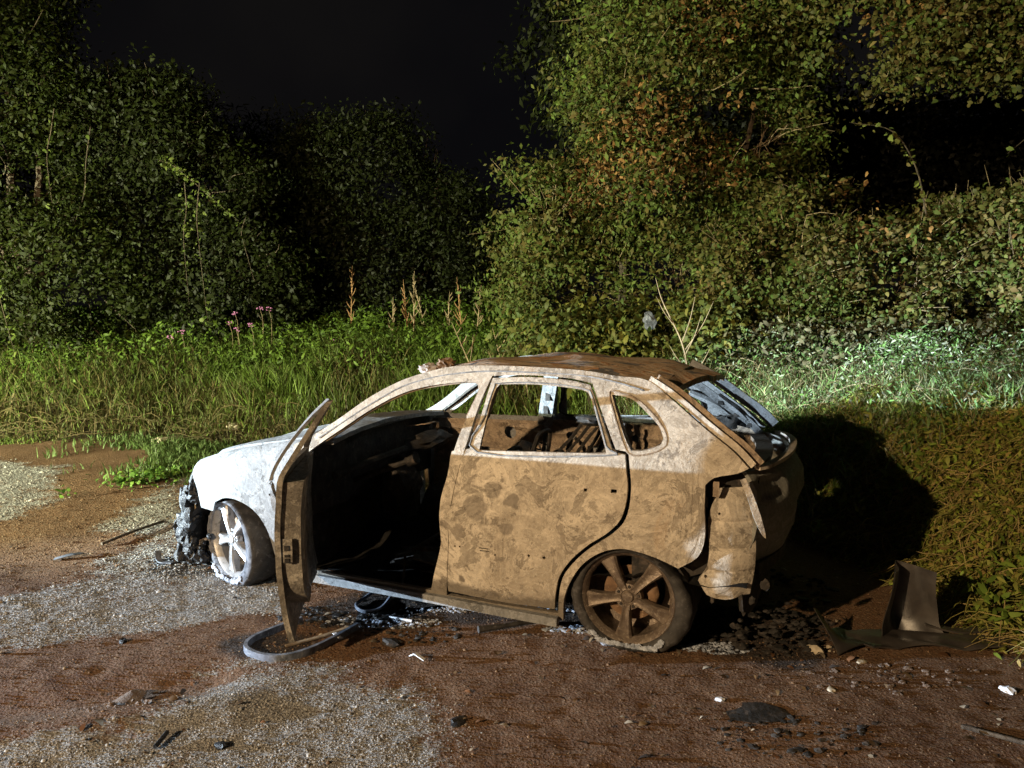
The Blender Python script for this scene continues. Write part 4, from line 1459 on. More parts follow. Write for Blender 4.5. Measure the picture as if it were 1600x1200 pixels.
def twigs(name, parent, P, d, n, mat, seed, ln=.5, r0=.006):
    r_ = np.random.default_rng(seed)
    idx = r_.choice(len(P), min(n, len(P)), replace=False)
    m = MB()
    for i in idx:
        a = P[i] - d[i] * ln * r_.uniform(.4, 1.3)
        e = P[i] + d[i] * ln * .25 + r_.normal(size=3) * .1
        mid = (a + e) / 2 + r_.normal(size=3) * .08
        m.tube([a, mid, e], [r0 * 1.5, r0, r0 * .3], 4, k=2)
    o = m.build(name, mat, parent, None)
    o['kind'] = 'stuff'
    return o


GREEN = [(0.0808, 0.1275, 0.0255), (0.0638, 0.1062, 0.0221), (0.1020, 0.1530, 0.0323), (0.0680, 0.0935, 0.0255)]
OLIVE = [(0.1020, 0.0978, 0.0272), (0.1275, 0.1020, 0.0357), (0.0808, 0.0850, 0.0221), (0.1530, 0.1105, 0.0467), (0.0680, 0.0892, 0.0238)]
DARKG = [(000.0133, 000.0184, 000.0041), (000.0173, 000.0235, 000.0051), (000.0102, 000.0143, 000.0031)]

# right: the big sallow
T = empty('sallow_tree', (2.6, 11.6, .9))
tag(T, 'large leafy tree behind the car roof with a patch of orange dead leaves', 'tree')
TL = Matrix.Translation((-2.6, -11.6, -.9))


def rel(E_, c): return [(e[0] - c[0], e[1] - c[1], e[2] - c[2], e[3], e[4], e[5]) for e in E_]


c0 = (2.6, 11.6, .9)
sal = [(1.2, 11.2, 2.0, 1.5, 1.3, .9), (2.4, 11.0, 2.3, 1.3, 1.3, .9), (.55, 11.1, 3.1, .95, 1.0, .8), (1.9, 11.2, 3.5, 1.2, 1.4, .9), (3.0, 11.4, 3.4, 1.0, 1.2, .8), (1.85, 11.2, 4.8, 1.15, 1.2, .95), (2.8, 11.2, 4.9, 1.1, 1.2, .9), (2.4, 11.4, 6.2, 1.3, 1.3, .95), (3.2, 11.3, 6.2, 1.2, 1.2, .8), (3.0, 11.6, 7.3, 1.9, 1.4, .8), (4.3, 11.4, 6.9, 1.0, 1.0, .6), (3.6, 11.0, 2.2, 1.1, 1.3, 1.0), (3.7, 11.5, 4.2, .8, 1.0, .8), (3.9, 11.5, 5.6, .8, 1.0, .6)]
OR = [(1.95 - 2.6, 4.0 - .9, .75, .40), (2.9 - 2.6, 4.1 - .9, .55, .30), (2.6 - 2.6, 5.7 - .9, .5, .3), (1.1 - 2.6, 3.6 - .9, .45, .3)]
MIXG = GREEN + OLIVE[:3]
P, d = crown('crown', T, rel(sal, c0), 3000, 34, .082, MIXG, 5, .16, .465, 1.2, .46, OR, shell=(.6, 1.15), lod=0)
twigs('twigs', T, P, d, 500, M_twig, 4, .7, .0055)
limbs('trunk', T, (.2, .2, -.3), [(-1.0, -.3, 2.8), (.1, -.4, 4.6), (1.2, -.2, 5.0), (-1.6, -.4, 1.9), (.9, -.6, 3.0)], .10, M_bark, 2)

# right: overhanging canopy, upper right
T = empty('overhanging_tree', (9.5, 12.5, 1.2))
tag(T, 'tree reaching over the dark gap in the upper right corner', 'tree')
c1 = (9.5, 12.5, 1.2)
ov = [(4.6, 10.6, 5.8, 1.0, .9, .7), (5.9, 10.6, 5.85, 1.1, 1.0, .8), (7.3, 10.8, 5.7, 1.1, 1.0, .75), (4.3, 10.6, 5.1, .7, .6, .5), (5.3, 10.6, 5.3, .8, .7, .5), (6.6, 10.6, 5.3, .8, .7, .4), (8.4, 10.8, 5.6, 1.2, 1.0, .8), (6.0, 10.8, 7.2, 2.3, 1.2, .8)]
P, d = crown('crown', T, rel(ov, c1), 2100, 26, .085, OLIVE + GREEN[:1], 6, .20, .42, 1.2, .5, [(-4.6, 4.6, .5, .25)])
twigs('twigs', T, P, d, 90, M_twig, 5, .6)
limbs('trunk', T, (.3, .2, -.2), [(-.4, .6, 5.2), (.9, .5, 5.4)], .13, M_bark, 6)

T = empty('black_leaf_tree', (6.0, 14.5, 1.2))
tag(T, 'added tree with near-black leaves darkening the gap on the right', 'tree')
crown('crown', T, rel([(5.0, 14.5, 4.6, 1.6, .9, 1.5), (7.2, 14.5, 4.4, 1.6, .9, 1.4), (9.2, 14.5, 4.4, 1.5, .9, 1.5)], (6.0, 14.5, 1.2)), 2600, 20, .11, [(.006, .007, .003)], 35, .35, .30, 1., .5, lod=0, shell=(.4, 1.1))  # leaf colour painted near black so the gap reads as deep shade
limbs('trunk', T, (0, .3, -.3), [(-.8, .3, 3.6), (1.4, .3, 3.4)], .08, M_bark, 6)

# right: bramble thicket under the gap
T = empty('bramble_thicket', (5.3, 9.8, 1.1))
tag(T, 'wide tangled bramble thicket of olive leaves on the right bank', 'shrub')
c2 = (5.3, 9.8, 1.1)
br = [(3.5, 9.9, 2.1, 1.3, 1.1, 1.0), (4.8, 9.6, 1.9, 1.3, 1.1, 1.05), (6.4, 9.4, 2.1, 1.4, 1.2, 1.15), (4.2, 10.2, 2.9, .9, .8, .55), (5.6, 10.0, 2.7, .8, .8, .5), (7.2, 9.8, 2.8, .9, .9, .6), (5.7, 9.2, 1.5, 1.8, 1.1, .7), (8.0, 9.2, 1.9, 1.2, 1.2, 1.2)]
P, d = crown('crown', T, rel(br, c2), 2300, 32, .070, OLIVE + GREEN[:2], 9, .14, .47, 1.6, .5, [(6.05 - 5.3, 2.35 - 1.1, .35, .35), (4.6 - 5.3, 3.0 - 1.1, .5, .15)])
twigs('twigs', T, P, d, 900, M_twig, 7, .8, .0055)


def arching(name, pts, r, label, leafn, cols, seed, cat='bramble', lsize=.075, group=None, mat=None):
    c = pts[0]
    E_ = empty(name, c)
    L_ = [tuple(np.array(p) - np.array(c)) for p in pts]
    MB().tube(L_, [r, r * .8] + [r * .6] * (len(L_) - 3) + [r * .25], 5, k=5).build('stem', mat or M_bark, E_)
    if leafn:
        t = rng.random(leafn) ** .8 * (len(L_) - 1.001)
        L_ = np.array(L_)
        i = t.astype(int); fr = (t - i)[:, None]
        Q = L_[i] * (1 - fr) + L_[i + 1] * fr + rng.normal(size=(leafn, 3)) * .045
        cols = np.array(cols)
        T_ = cols[rng.integers(0, len(cols), leafn)] * (.8 + .5 * rng.random((leafn, 1)))
        o = leaves('leaves', Q, np.full(leafn, lsize), np.tile(np.array([[-.3, -.7, .6]]), (leafn, 1)), T_, M_leaf, E_, .6)
        o['kind'] = 'stuff'
    tag(E_, label, cat, group)
    return E_


YG = [(.14, .17, .04), (.11, .15, .04)]
arching('arching_bramble', [(6.9, 9.0, 3.1), (7.0, 9.0, 3.7), (6.7, 8.9, 4.05), (6.2, 8.9, 3.95), (5.75, 8.9, 3.6)], .012, 'arching bramble stem over the dark gap, highest of the three', 60, YG, 1, group='bramble stems against the dark gap')
arching('arching_bramble', [(6.6, 8.9, 2.7), (6.9, 8.9, 3.3), (7.3, 8.8, 3.45), (7.8, 8.8, 3.2)], .012, 'bramble stem bending down to the right frame edge', 55, YG, 2, group='bramble stems against the dark gap')
arching('arching_bramble', [(4.9, 9.0, 2.9), (4.75, 9.0, 3.45), (4.4, 8.9, 3.85), (3.9, 8.9, 3.95)], .010, 'bramble stem with drooping leaf cluster left of the dark gap', 60, YG + OLIVE[:2], 3, group='bramble stems against the dark gap')

# bare sapling behind the roof
E_ = empty('bare_sapling', (2.02, 8.2, gz(2.02, 8.2)))
tag(E_, 'thin leafless sapling standing just behind the middle of the car roof', 'sapling')
MB().tube([(0, 0, 0), (-.08, 0, .5), (-.16, 0, .9), (-.38, 0, 1.35), (-.46, 0, 1.6)], [.016, .014, .011, .007, .003], 6).build('stem', M_twig, E_)
for k, (h0, dx, dz) in enumerate(((.5, .22, .35), (.75, .16, .45), (.9, .12, .5), (.62, -.2, .25), (1.1, -.2, .3), (.8, .3, .55))):
    x0 = float(np.interp(h0, [0, .5, .9, 1.35], [0, -.08, -.16, -.38]))
    MB().tube([(x0, 0, h0), (x0 + dx * .6, -.04, h0 + dz * .5), (x0 + dx, -.05, h0 + dz)], [.007, .005, .002], 5).build('twig', M_twig, E_)

# pale wrapper caught in the leaves
o = MB().blob((0, 0, 0), (.085, .03, .11), .8, 3, 21, 3).build('snagged_wrapper', M_bluec, None, 25)
o.scale = (.8, .6, .9); o.location = (1.62, 8.85, 1.66); tag(o, 'crumpled bluish wrapper snagged in the shrub above the roof', 'wrapper')

# low shrubs above the roof line
c3 = (1.6, 9.3, 1.0)
T = empty('elder_shrub', c3)
tag(T, 'low yellowing shrub right behind the car roof', 'shrub')
crown('crown', T, rel([(1.7, 9.6, 1.35, .9, .6, .45), (.6, 9.8, 1.4, .7, .6, .5), (2.7, 9.3, 1.5, .8, .6, .45)], c3), 260, 22, .095, [(.07, .11, .03), (.10, .11, .03), (.16, .15, .03)], 12, .16, .36, 1.5, .45)

# middle: dark round bush
c4 = (-2.6, 16.2, .8)
T = empty('round_bush', c4)
tag(T, 'tall dark round bush in the middle distance beside the open sky', 'bush')
mid = [(-2.9, 16.2, 2.6, 2.0, 1.5, 1.7), (-3.1, 16.2, 4.4, 1.6, 1.3, 1.5), (-1.6, 16.4, 3.1, 1.3, 1.2, 1.7), (-4.6, 16.4, 3.5, 1.4, 1.2, 1.6)]
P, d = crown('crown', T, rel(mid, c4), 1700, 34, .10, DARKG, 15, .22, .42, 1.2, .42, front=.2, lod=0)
limbs('trunk', T, (0, 0, -.3), [(-.4, 0, 4.3), (1.0, 0, 3.0), (-1.6, 0, 3.2)], .12, M_bark, 8)
up = MB()
for k in range(26):
    a = rng.random() * 3.2 - 1.6
    x, z = -.45 + 1.4 * math.sin(a), 3.6 + 1.3 * math.cos(a) * .9
    up.tube([(x, 0, z - .3), (x + .1 * math.sin(a), -.05, z + .1), (x + .16 * math.sin(a), -.05, z + .42)], [.012, .009, .003], 4, k=2)
up.build('twigs', M_bark, T, None)['kind'] = 'stuff'
c5 = (0.6, 19, .8)
T = empty('distant_tree', c5)
tag(T, 'dim distant tree in the low notch between bush and big tree', 'tree')
crown('crown', T, rel([(.2, 19, 3.0, 1.5, 1, 1.5), (-1.4, 19, 2.4, 1.4, 1, 1.5), (1.4, 19, 4.0, 1.3, 1, 1.2)], c5), 500, 20, .15, DARKG, 16, .26, .40, .8)

# left trees
def tree(name, c, E_, nc, per, size, cols, seed, label, tops, cat='tree', gap=.43, gs=1.3, wid=.45, twn=120, sr=.22):
    T = empty(name, c)
    tag(T, label, cat)
    P, d = crown('crown', T, rel(E_, c), nc, per, size, cols, seed, sr, gap, gs, wid, front=.25, lod=0)
    if twn:
        twigs('twigs', T, P, d, twn, M_bark, seed, .6, .008)
    limbs('trunk', T, (0, 0, -.3), [tuple(np.array(t) - np.array(c)) for t in tops], .13, M_bark, seed)
    return T


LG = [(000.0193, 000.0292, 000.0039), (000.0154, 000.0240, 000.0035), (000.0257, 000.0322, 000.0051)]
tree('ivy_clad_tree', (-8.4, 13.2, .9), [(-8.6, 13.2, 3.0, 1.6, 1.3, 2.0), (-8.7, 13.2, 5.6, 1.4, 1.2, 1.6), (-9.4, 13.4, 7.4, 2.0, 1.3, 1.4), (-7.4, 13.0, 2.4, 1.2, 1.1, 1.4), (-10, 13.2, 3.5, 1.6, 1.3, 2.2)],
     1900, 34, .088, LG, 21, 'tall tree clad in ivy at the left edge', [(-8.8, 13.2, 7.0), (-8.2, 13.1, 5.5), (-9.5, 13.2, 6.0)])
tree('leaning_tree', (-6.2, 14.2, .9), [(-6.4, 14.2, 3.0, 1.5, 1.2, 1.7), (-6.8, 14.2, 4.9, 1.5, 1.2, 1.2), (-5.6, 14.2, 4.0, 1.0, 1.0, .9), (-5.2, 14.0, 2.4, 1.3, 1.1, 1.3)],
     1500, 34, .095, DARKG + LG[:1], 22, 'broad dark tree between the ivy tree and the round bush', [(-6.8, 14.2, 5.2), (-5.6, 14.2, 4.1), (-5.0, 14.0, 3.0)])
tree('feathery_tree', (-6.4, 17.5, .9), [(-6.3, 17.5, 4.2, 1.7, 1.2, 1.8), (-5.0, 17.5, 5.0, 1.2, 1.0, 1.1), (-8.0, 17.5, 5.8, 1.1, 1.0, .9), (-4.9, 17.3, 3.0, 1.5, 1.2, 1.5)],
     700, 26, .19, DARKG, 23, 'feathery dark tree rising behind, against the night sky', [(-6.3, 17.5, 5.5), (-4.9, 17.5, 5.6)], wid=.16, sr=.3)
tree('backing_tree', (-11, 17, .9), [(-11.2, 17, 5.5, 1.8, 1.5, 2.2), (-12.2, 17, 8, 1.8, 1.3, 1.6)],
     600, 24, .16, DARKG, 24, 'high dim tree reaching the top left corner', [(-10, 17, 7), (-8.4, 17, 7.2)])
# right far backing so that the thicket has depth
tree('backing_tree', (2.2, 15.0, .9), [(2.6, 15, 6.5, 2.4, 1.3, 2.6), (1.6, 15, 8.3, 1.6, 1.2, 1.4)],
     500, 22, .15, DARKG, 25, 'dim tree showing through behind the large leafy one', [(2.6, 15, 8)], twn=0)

# hanging ivy vines on the left
VINES = [((-9.0, 12.0, 7.1), (-8.55, 11.9, 4.9), (-8.4, 11.9, 2.2), 'long ivy vine down the full height of the left edge tree'),
         ((-7.3, 12.3, 5.0), (-7.4, 12.2, 4.2), (-7.35, 12.2, 3.4), 'short ivy vine dangling beside the left edge tree near the sky'),
         ((-6.9, 12.6, 4.8), (-7.1, 12.6, 3.6), (-7.6, 12.6, 2.5), 'thin slanting vine left of the broad dark tree'),
         ((-5.9, 12.8, 4.3), (-5.4, 12.8, 4.0), (-4.6, 12.8, 3.3), 'leafy bough sloping down to the right above the ferns'),
         ((-5.4, 12.6, 3.9), (-5.45, 12.6, 3.0), (-5.4, 12.6, 1.9), 'left one of a pair of parallel hanging vines'),
         ((-5.15, 12.6, 3.9), (-5.2, 12.6, 2.9), (-5.1, 12.6, 1.6), 'right one of a pair of parallel hanging vines'),
         ((-4.5, 12.9, 3.4), (-4.55, 12.9, 2.9), (-4.4, 12.9, 2.3), 'bare thin vine hanging below the end of the sloping bough'),
         ((-8.9, 11.6, 3.2), (-8.8, 11.5, 2.2), (-8.9, 11.5, 1.1), 'yellow green ivy strand low on the left edge tree'),
         ((-8.0, 11.7, 3.0), (-7.9, 11.6, 2.1), (-7.7, 11.6, 1.1), 'low ivy strand just right of the yellow green one')]
for k, (a, b, c_, lab) in enumerate(VINES):
    n_ = (150, 40, 14, 170, 60, 60, 3, 110, 80)[k]
    arching('hanging_vine', [a, tuple((np.array(a) + np.array(b)) / 2 + rng.normal(size=3) * .04), b, c_], .009, lab, n_, [(.075, .11, .022), (.10, .13, .03)], k, 'vine', .07, 'vines on the left trees')

# ---- herb layer
def blades(name, P, h, wd, tint, mat, lean=.35, curl=.5, parent=None):
    n = len(P)
    a = rng.random(n) * 2 * PI
    D = np.stack([np.cos(a), np.sin(a), np.zeros(n)], 1)
    S_ = np.stack([-np.sin(a), np.cos(a), np.zeros(n)], 1)
    b = rng.random(n) * 2 * PI
    S_ = np.stack([np.cos(b), np.sin(b), np.zeros(n)], 1)
    H = h[:, None]; Ln = (lean * rng.random(n))[:, None]; Cr = (curl * rng.random(n))[:, None]
    up = np.array([[0, 0, 1.]])
    p0 = P
    p1 = P + H * (.45 * up + D * Ln * .35)
    p2 = P + H * (.80 * up + D * (Ln * .8 + Cr * .25))
    p3 = P + H * ((1 - .35 * Cr) * up + D * (Ln * 1.2 + Cr * .75))
    w = wd[:, None] * .5
    V = np.stack([p0 - S_ * w, p0 + S_ * w, p1 - S_ * w * .85, p1 + S_ * w * .85, p2 - S_ * w * .5, p2 + S_ * w * .5, p3], 1)
    fb = np.array([(0, 1, 3), (0, 3, 2), (2, 3, 5), (2, 5, 4), (4, 5, 6)])
    F = (fb[None] + 7 * np.arange(n)[:, None, None]).reshape(-1, 3)
    o = fast(name, V.reshape(-1, 3), F, mat, parent, np.repeat(tint, 7, 0))
    o['kind'] = 'stuff'
    return o


def scatter(n, x0, x1, y0, y1, dmin, dmax, seed, dens=None):
    r_ = np.random.default_rng(seed)
    x = r_.uniform(x0, x1, n * 4); y = r_.uniform(y0, y1, n * 4)
    vis = (np.abs(x) < y * .74 + .6)
    d = bank_d(x, y)
    ok = (d > dmin) & (d < dmax) & vis
    if dens is not None:
        ok &= r_.random(n * 4) < dens(x, y, d)
    x, y, d = x[ok][:n], y[ok][:n], d[ok][:n]
    return x, y, d


def mixcol(cols, n, amt=.45):
    cols = np.array(cols)
    return cols[rng.integers(0, len(cols), n)] * (1 - amt + 2 * amt * rng.random((n, 1)))


# left meadow grass
x, y, d = scatter(52000, -10.5, 2.2, 8.3, 15.0, -.10, 4.6, 51, lambda x, y, d: .25 + .75 * sstep(.35, .6, fbm(x * 1.4, y * 1.4, 0, 6)))
h = (.07 + .40 * sstep(.1, 1.5, d)) * (.45 + .85 * rng.random(len(x)))
dry = fbm(x * .9, y * .9, 0, 12) + .22 * sstep(-3.5, -5.5, x) * sstep(2.6, 1.6, d)  # random dry patches, plus a far-left shadow painted in as dry tint
t1 = mixcol([(.13, .20, .030), (.105, .17, .025), (.15, .22, .045), (.12, .165, .045)], len(x))
t2 = mixcol([(.15, .12, .05), (.10, .10, .035), (.10, .13, .03)], len(x))
tt = np.where((rng.random(len(x)) < sstep(.45, .72, dry) * .8)[:, None], t2, t1)
blades('meadow_grass', np.stack([x, y, height(x, y, False) - .02], 1), h, .010 + .012 * rng.random(len(x)), tt, M_grass, .45, .8)
# fringe of short grass and scattered tufts on the gravel edge
x, y, d = scatter(9000, -7, -1, 7.0, 10.6, -2.2, .2, 52, lambda x, y, d: sstep(.50, .66, fbm(x * 1.2, y * 1.2, 0, 16)) * sstep(-2.2, -.1, d) * sstep(-6.5, -4, x))
h = .05 + .10 * rng.random(len(x))
blades('short_grass', np.stack([x, y, height(x, y, False) - .01], 1), h, .012 + .01 * rng.random(len(x)), mixcol([(.09, .15, .04), (.12, .18, .06)], len(x)), M_grass, .6, .8)

# ferns and brambles at the foot of the left trees
x, y, d = scatter(30000, -11, .5, 11.4, 16.0, 1.3, 6.5, 53, lambda x, y, d: .3 + .7 * sstep(.38, .6, fbm(x * 1.0, y * 1.0, 0, 26)))
hh = .25 + .95 * fbm(x * .9, y * .9, 0, 36) * sstep(1.2, 3.2, d)
P = np.stack([x, y, height(x, y, False) + hh * rng.random(len(x)) ** .5], 1)
leaves('fern_and_bramble', P, np.full(len(P), .10), np.tile([[-.1, -.6, .9]], (len(P), 1)), mixcol([(.085, .145, .02), (.105, .17, .025), (.06, .105, .018)], len(P)), M_leaf, None, .30)['kind'] = 'stuff'

# right bank: weeds and grass, the headlamp's whitish cast painted into their greens
x, y, d = scatter(30000, 1.0, 9.5, 6.0, 12.0, .25, 5.5, 54, lambda x, y, d: .35 + .65 * sstep(.4, .6, fbm(x * 1.5, y * 1.5, 0, 46)))
hh = .08 + .80 * fbm(x * 1.3, y * 1.3, 0, 56) * sstep(.3, 1.6, d)
P = np.stack([x, y, height(x, y, False) + hh * rng.random(len(x)) ** .6], 1)
leaves('bank_weeds', P, np.full(len(P), .050), np.tile([[-.5, -.5, .8]], (len(P), 1)), mixcol([(.14, .25, .09), (.20, .29, .15), (.10, .20, .05), (.32, .36, .28), (.08, .13, .04)], len(P)), M_leaf, None, .27)['kind'] = 'stuff'
x, y, d = scatter(24000, 1.0, 9.5, 6.0, 11.0, .2, 4.5, 55, lambda x, y, d: .2 + .8 * sstep(.42, .6, fbm(x * 1.8, y * 1.8, 0, 96)))
h = .10 + .32 * rng.random(len(x))
blades('bank_grass', np.stack([x, y, height(x, y, False) - .02], 1), h, .007 + .008 * rng.random(len(x)), mixcol([(.22, .33, .13), (.32, .36, .20), (.34, .29, .16), (.16, .27, .08)], len(x)), M_grass, .7, 1.)
# scrub on the slope between weeds and thicket
x, y, d = scatter(16000, 2.0, 10.5, 7.8, 12.0, 1.6, 6, 57)
hh = .3 + .8 * fbm(x * 1.1, y * 1.1, 0, 66)
P = np.stack([x, y, height(x, y, False) + hh * rng.random(len(x)) ** .5], 1)
leaves('slope_scrub', P, np.full(len(P), .075), np.tile([[-.3, -.6, .7]], (len(P), 1)), mixcol([(.10, .11, .05), (.13, .12, .07), (.08, .11, .04), (.15, .14, .09)], len(P)), M_leaf, None, .42)['kind'] = 'stuff'

# right foreground bank: trampled straw, stems and small leaves
x, y, d = scatter(36000, 1.6, 6.0, 2.4, 7.4, -.22, 2.6, 58, lambda x, y, d: sstep(-.25, .25, d))
P = np.stack([x, y, height(x, y, False) + .02 + .10 * rng.random(len(x)) * sstep(-.1, .5, d)], 1)
tt = mixcol([(.25, .27, .05), (.31, .28, .07), (.17, .22, .035), (.36, .26, .09), (.26, .34, .05)], len(P))
leaves('trampled_leaves', P, np.full(len(P), .044), np.tile([[-.4, -.5, .9]], (len(P), 1)), tt, M_leaf, None, .38)['kind'] = 'stuff'


def strawtubes(name, n, box, seed, ln, r0, cols, up=.12, dm=(-.1, 2.6)):
    x, y, d = scatter(n, *box, dm[0], dm[1], seed)
    n = len(x)
    a = rng.normal(size=n) * .8 + .15
    K = 7
    t = np.linspace(-.5, .5, K)[None]
    L_ = (ln * (.4 + rng.random(n)))[:, None]
    cv = (rng.normal(size=n) * 1.3)[:, None]
    ang = a[:, None] + cv * t
    dx = np.cumsum(np.cos(ang), 1) / K * L_; dy = np.cumsum(np.sin(ang), 1) / K * L_
    X_ = x[:, None] + dx - dx.mean(1, keepdims=True); Y_ = y[:, None] + dy - dy.mean(1, keepdims=True)
    hz = up * rng.random(n)[:, None]
    Z_ = height(X_.ravel(), Y_.ravel(), False).reshape(n, K) + .03 + hz * (1 - (2 * t) ** 2) + .01 * rng.normal(size=(n, K))
    Cn = np.stack([X_, Y_, Z_], -1)
    sx = np.stack([-np.sin(ang), np.cos(ang), 0 * ang], -1)
    r_ = r0 * (.6 + .8 * rng.random(n))[:, None, None] * (1 - .5 * np.abs(2 * t)[..., None])
    V = np.stack([Cn + sx * r_, Cn - sx * r_ * .5 + np.array([0, 0, 1.]) * r_ * .87, Cn - sx * r_ * .5 - np.array([0, 0, 1.]) * r_ * .87], 2)
    F = []
    for k in range(K - 1):
        for j in range(3):
            q = (k * 3 + j, k * 3 + (j + 1) % 3, (k + 1) * 3 + (j + 1) % 3, (k + 1) * 3 + j)
            F.append(q)
    F = (np.array(F)[None] + (K * 3) * np.arange(n)[:, None, None]).reshape(-1, 4)
    o = fast(name, V.reshape(-1, 3), F, M_grass, None, np.repeat(mixcol(cols, n, .3), K * 3, 0))
    o['kind'] = 'stuff'
    return o


strawtubes('straw', 2800, (1.7, 6.0, 2.6, 7.4), 61, .50, .0036, [(.55, .47, .17), (.42, .38, .11), (.62, .48, .22), (.32, .33, .08)])
x, y, d = scatter(5000, 1.6, 6.0, 2.4, 7.4, -.1, 2.6, 68, lambda x, y, d: sstep(.46, .6, fbm(x * 2.2, y * 2.2, 0, 86)))
P = np.stack([x, y, height(x, y, False) + .06 + .12 * rng.random(len(x))], 1)
leaves('bank_herbs', P, np.full(len(P), .07), np.tile([[-.4, -.4, .9]], (len(P), 1)), mixcol([(.20, .29, .05), (.15, .24, .04), (.28, .30, .07)], len(P)), M_leaf, None, .34)['kind'] = 'stuff'
strawtubes('dead_stems', 550, (-9.5, -3.0, 9.8, 12.5), 62, .8, .006, [(.13, .10, .045), (.09, .08, .03)], .3, (.1, 2.4))
strawtubes('dead_stems', 900, (2.2, 9.0, 6.6, 11.0), 63, .8, .0045, [(.34, .29, .18), (.22, .19, .11)], .35, (.6, 5))

# tall dry stalks behind the car, each a plant of its own
STK = [(-3.05, 14.2, 2.25, .05, 'tall reddish dry stalk standing alone left of the roof'), (-2.1, 13.2, 1.45, .02, 'short brown stalk left of the stalk cluster'),
       (-1.85, 13.4, 1.85, -.08, 'reddish dock stalk with seed head at the left of the cluster'), (-1.72, 13.1, 2.05, .03, 'tallest greenish stalk in the cluster behind the roof'),
       (-1.5, 13.5, 1.9, -.28, 'stalk leaning left behind the cluster'), (-1.15, 13.3, 1.6, .05, 'short pale stalk just right of the cluster'), (-.85, 13.0, 1.95, -.10, 'bushy brown stalk midway along the car roof'),
       (-.62, 12.8, 1.75, .10, 'dry stalk with drooping side twigs beside the bushy one'), (-.45, 10.6, 1.55, -.40, 'long pale grass stem leaning left in front of the big tree'),
       (-.05, 10.4, 1.45, -.22, 'thin yellow stem right of the leaning pale one'), (.25, 10.2, 1.15, -.18, 'forked straw stem above the roof highest point')]
for k, (x, y, hgt, ln, lab) in enumerate(STK):
    E_ = empty('dry_stalk', (x, y, gz(x, y)))
    tag(E_, lab, 'stalk', 'tall dry stalks behind the car')
    hgt *= .72
    mt = M_stem if k in (0, 2, 6) else M_twig
    MB().tube([(0, 0, 0), (ln * .3, 0, hgt * .4), (ln * .7, 0, hgt * .75), (ln, 0, hgt)], [.013, .011, .008, .003], 5).build('stem', mt, E_)
    m = MB()
    r_ = random.Random(k)
    for j in range(16 if k < 8 else 4):
        t = .35 + .6 * j / 16 if k < 8 else .4 + .15 * j
        a = r_.random() * 2 * PI
        l_ = (.16 if k < 8 else .35) * (1.2 - t) * (.5 + r_.random())
        p = Vector((ln * t, 0, hgt * t))
        m.tube([p, p + Vector((math.cos(a) * l_ * .5, math.sin(a) * l_ * .5, l_ * .6)), p + Vector((math.cos(a) * l_ * .8, math.sin(a) * l_ * .8, l_ * 1.2))], [.006, .009, .003], 4, k=2)
    m.build('side_twigs', mt, E_, None)['kind'] = 'stuff'

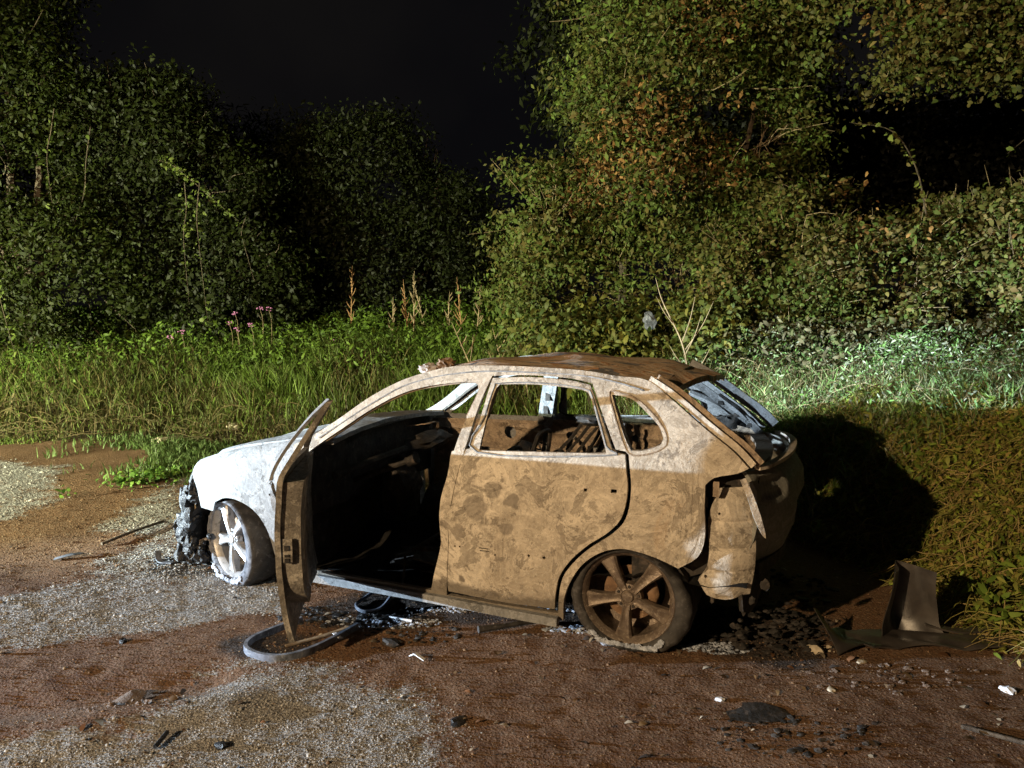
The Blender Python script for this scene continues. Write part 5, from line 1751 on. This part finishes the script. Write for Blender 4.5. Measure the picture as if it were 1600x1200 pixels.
# pink flowers among the ferns
FL = [(-5.75, 12.6, 1.58, 'pink flower tuft low among grasses, leftmost'), (-5.6, 12.7, 1.66, 'small pink flower beside the leftmost tuft'), (-4.75, 12.9, 1.98, 'pair of pink flowers high in the fern bank'),
      (-4.85, 12.9, 1.80, 'pink flower just under the high pair'), (-4.45, 12.8, 1.78, 'pink flower right of the fern bank centre'), (-4.2, 13.0, 2.05, 'brightest pink flower at the right end of the ferns'),
      (-4.35, 13.0, 2.06, 'small pink flower touching the brightest one'), (-4.7, 12.8, 1.70, 'drooping pink flower low in the fern bank'), (-3.0, 12.8, 1.50, 'lone pink flower near the tall reddish stalk')]
for k, (x, y, z, lab) in enumerate(FL):
    z -= .22
    E_ = empty('pink_flower', (x, y, z))
    tag(E_, lab, 'flower', 'pink flowers on the left bank')
    m = MB()
    for j in range(9):
        r_ = random.Random(k * 20 + j)
        m.blob((r_.uniform(-.05, .05), r_.uniform(-.03, .03), r_.uniform(-.03, .03)), (.016, .012, .010), .4, 3, j, 1)
    m.build('blossom', M_pink, E_, 40)
    MB().tube([(0, 0, -.02), (.02, .06, -.25), (0, .05, gz(x, y) - z)], .004, 4).build('stem', M_twig, E_)

# fresh weeds in the gravel
WD = [(-3.93, 8.12, 130, .14, 'clump of bright green weed on the gravel nearest the grass'), (-4.02, 7.75, 180, .17, 'largest bright green weed clump on the gravel'), (-3.80, 7.95, 70, .10, 'small weed right beside the largest clump'),
      (-4.35, 7.2, 10, .05, 'tiny lone green seedling on the brown earth')]
for k, (x, y, n_, r_, lab) in enumerate(WD):
    E_ = empty('weed', at(x, y))
    tag(E_, lab, 'weed', 'green weeds on the gravel')
    Q = rng.normal(size=(n_, 3)) * np.array([r_, r_ * .8, .03]) + np.array([0, 0, .05])
    Q[:, 2] = np.abs(Q[:, 2])
    leaves('leaves', Q, np.full(n_, .055), np.tile([[-.3, -.5, .9]], (n_, 1)), mixcol([(.14, .25, .04), (.10, .2, .04)], n_), M_leaf, E_, .55)['kind'] = 'stuff'

# dead leaves, flakes and crumbs scattered over the earth
n = 1500
x = rng.uniform(-4.5, 3.0, n); y = rng.uniform(2.4, 7.5, n)
ok = (bank_d(x, y) < .1) & ((x > -.3) | (rng.random(n) < .45))
x, y = x[ok], y[ok]
P = np.stack([x, y, height(x, y) + .012], 1)
leaves('leaf_litter', P, .022 + .028 * rng.random(len(P)) ** 2, np.tile([[0., 0., 2.2]], (len(P), 1)),
       mixcol([(.26, .18, .10), (.14, .09, .05), (.05, .04, .035), (.38, .32, .24), (.20, .10, .05)], len(P)), M_leaf, None, .55, droop=0., spread=.5)['kind'] = 'stuff'
pile('burnt_crumbs', 1.15, 3.05, .42, .16, 130, M_char, 21, .015)
pile('burnt_crumbs', -1.75, 3.28, .30, .10, 80, M_clod, 22, .03)
pile('burnt_crumbs', -.55, 4.05, .35, .12, 90, M_char, 23, .012)
pile('burnt_crumbs', 1.9, 3.55, .55, .16, 110, M_clod, 24, .02)
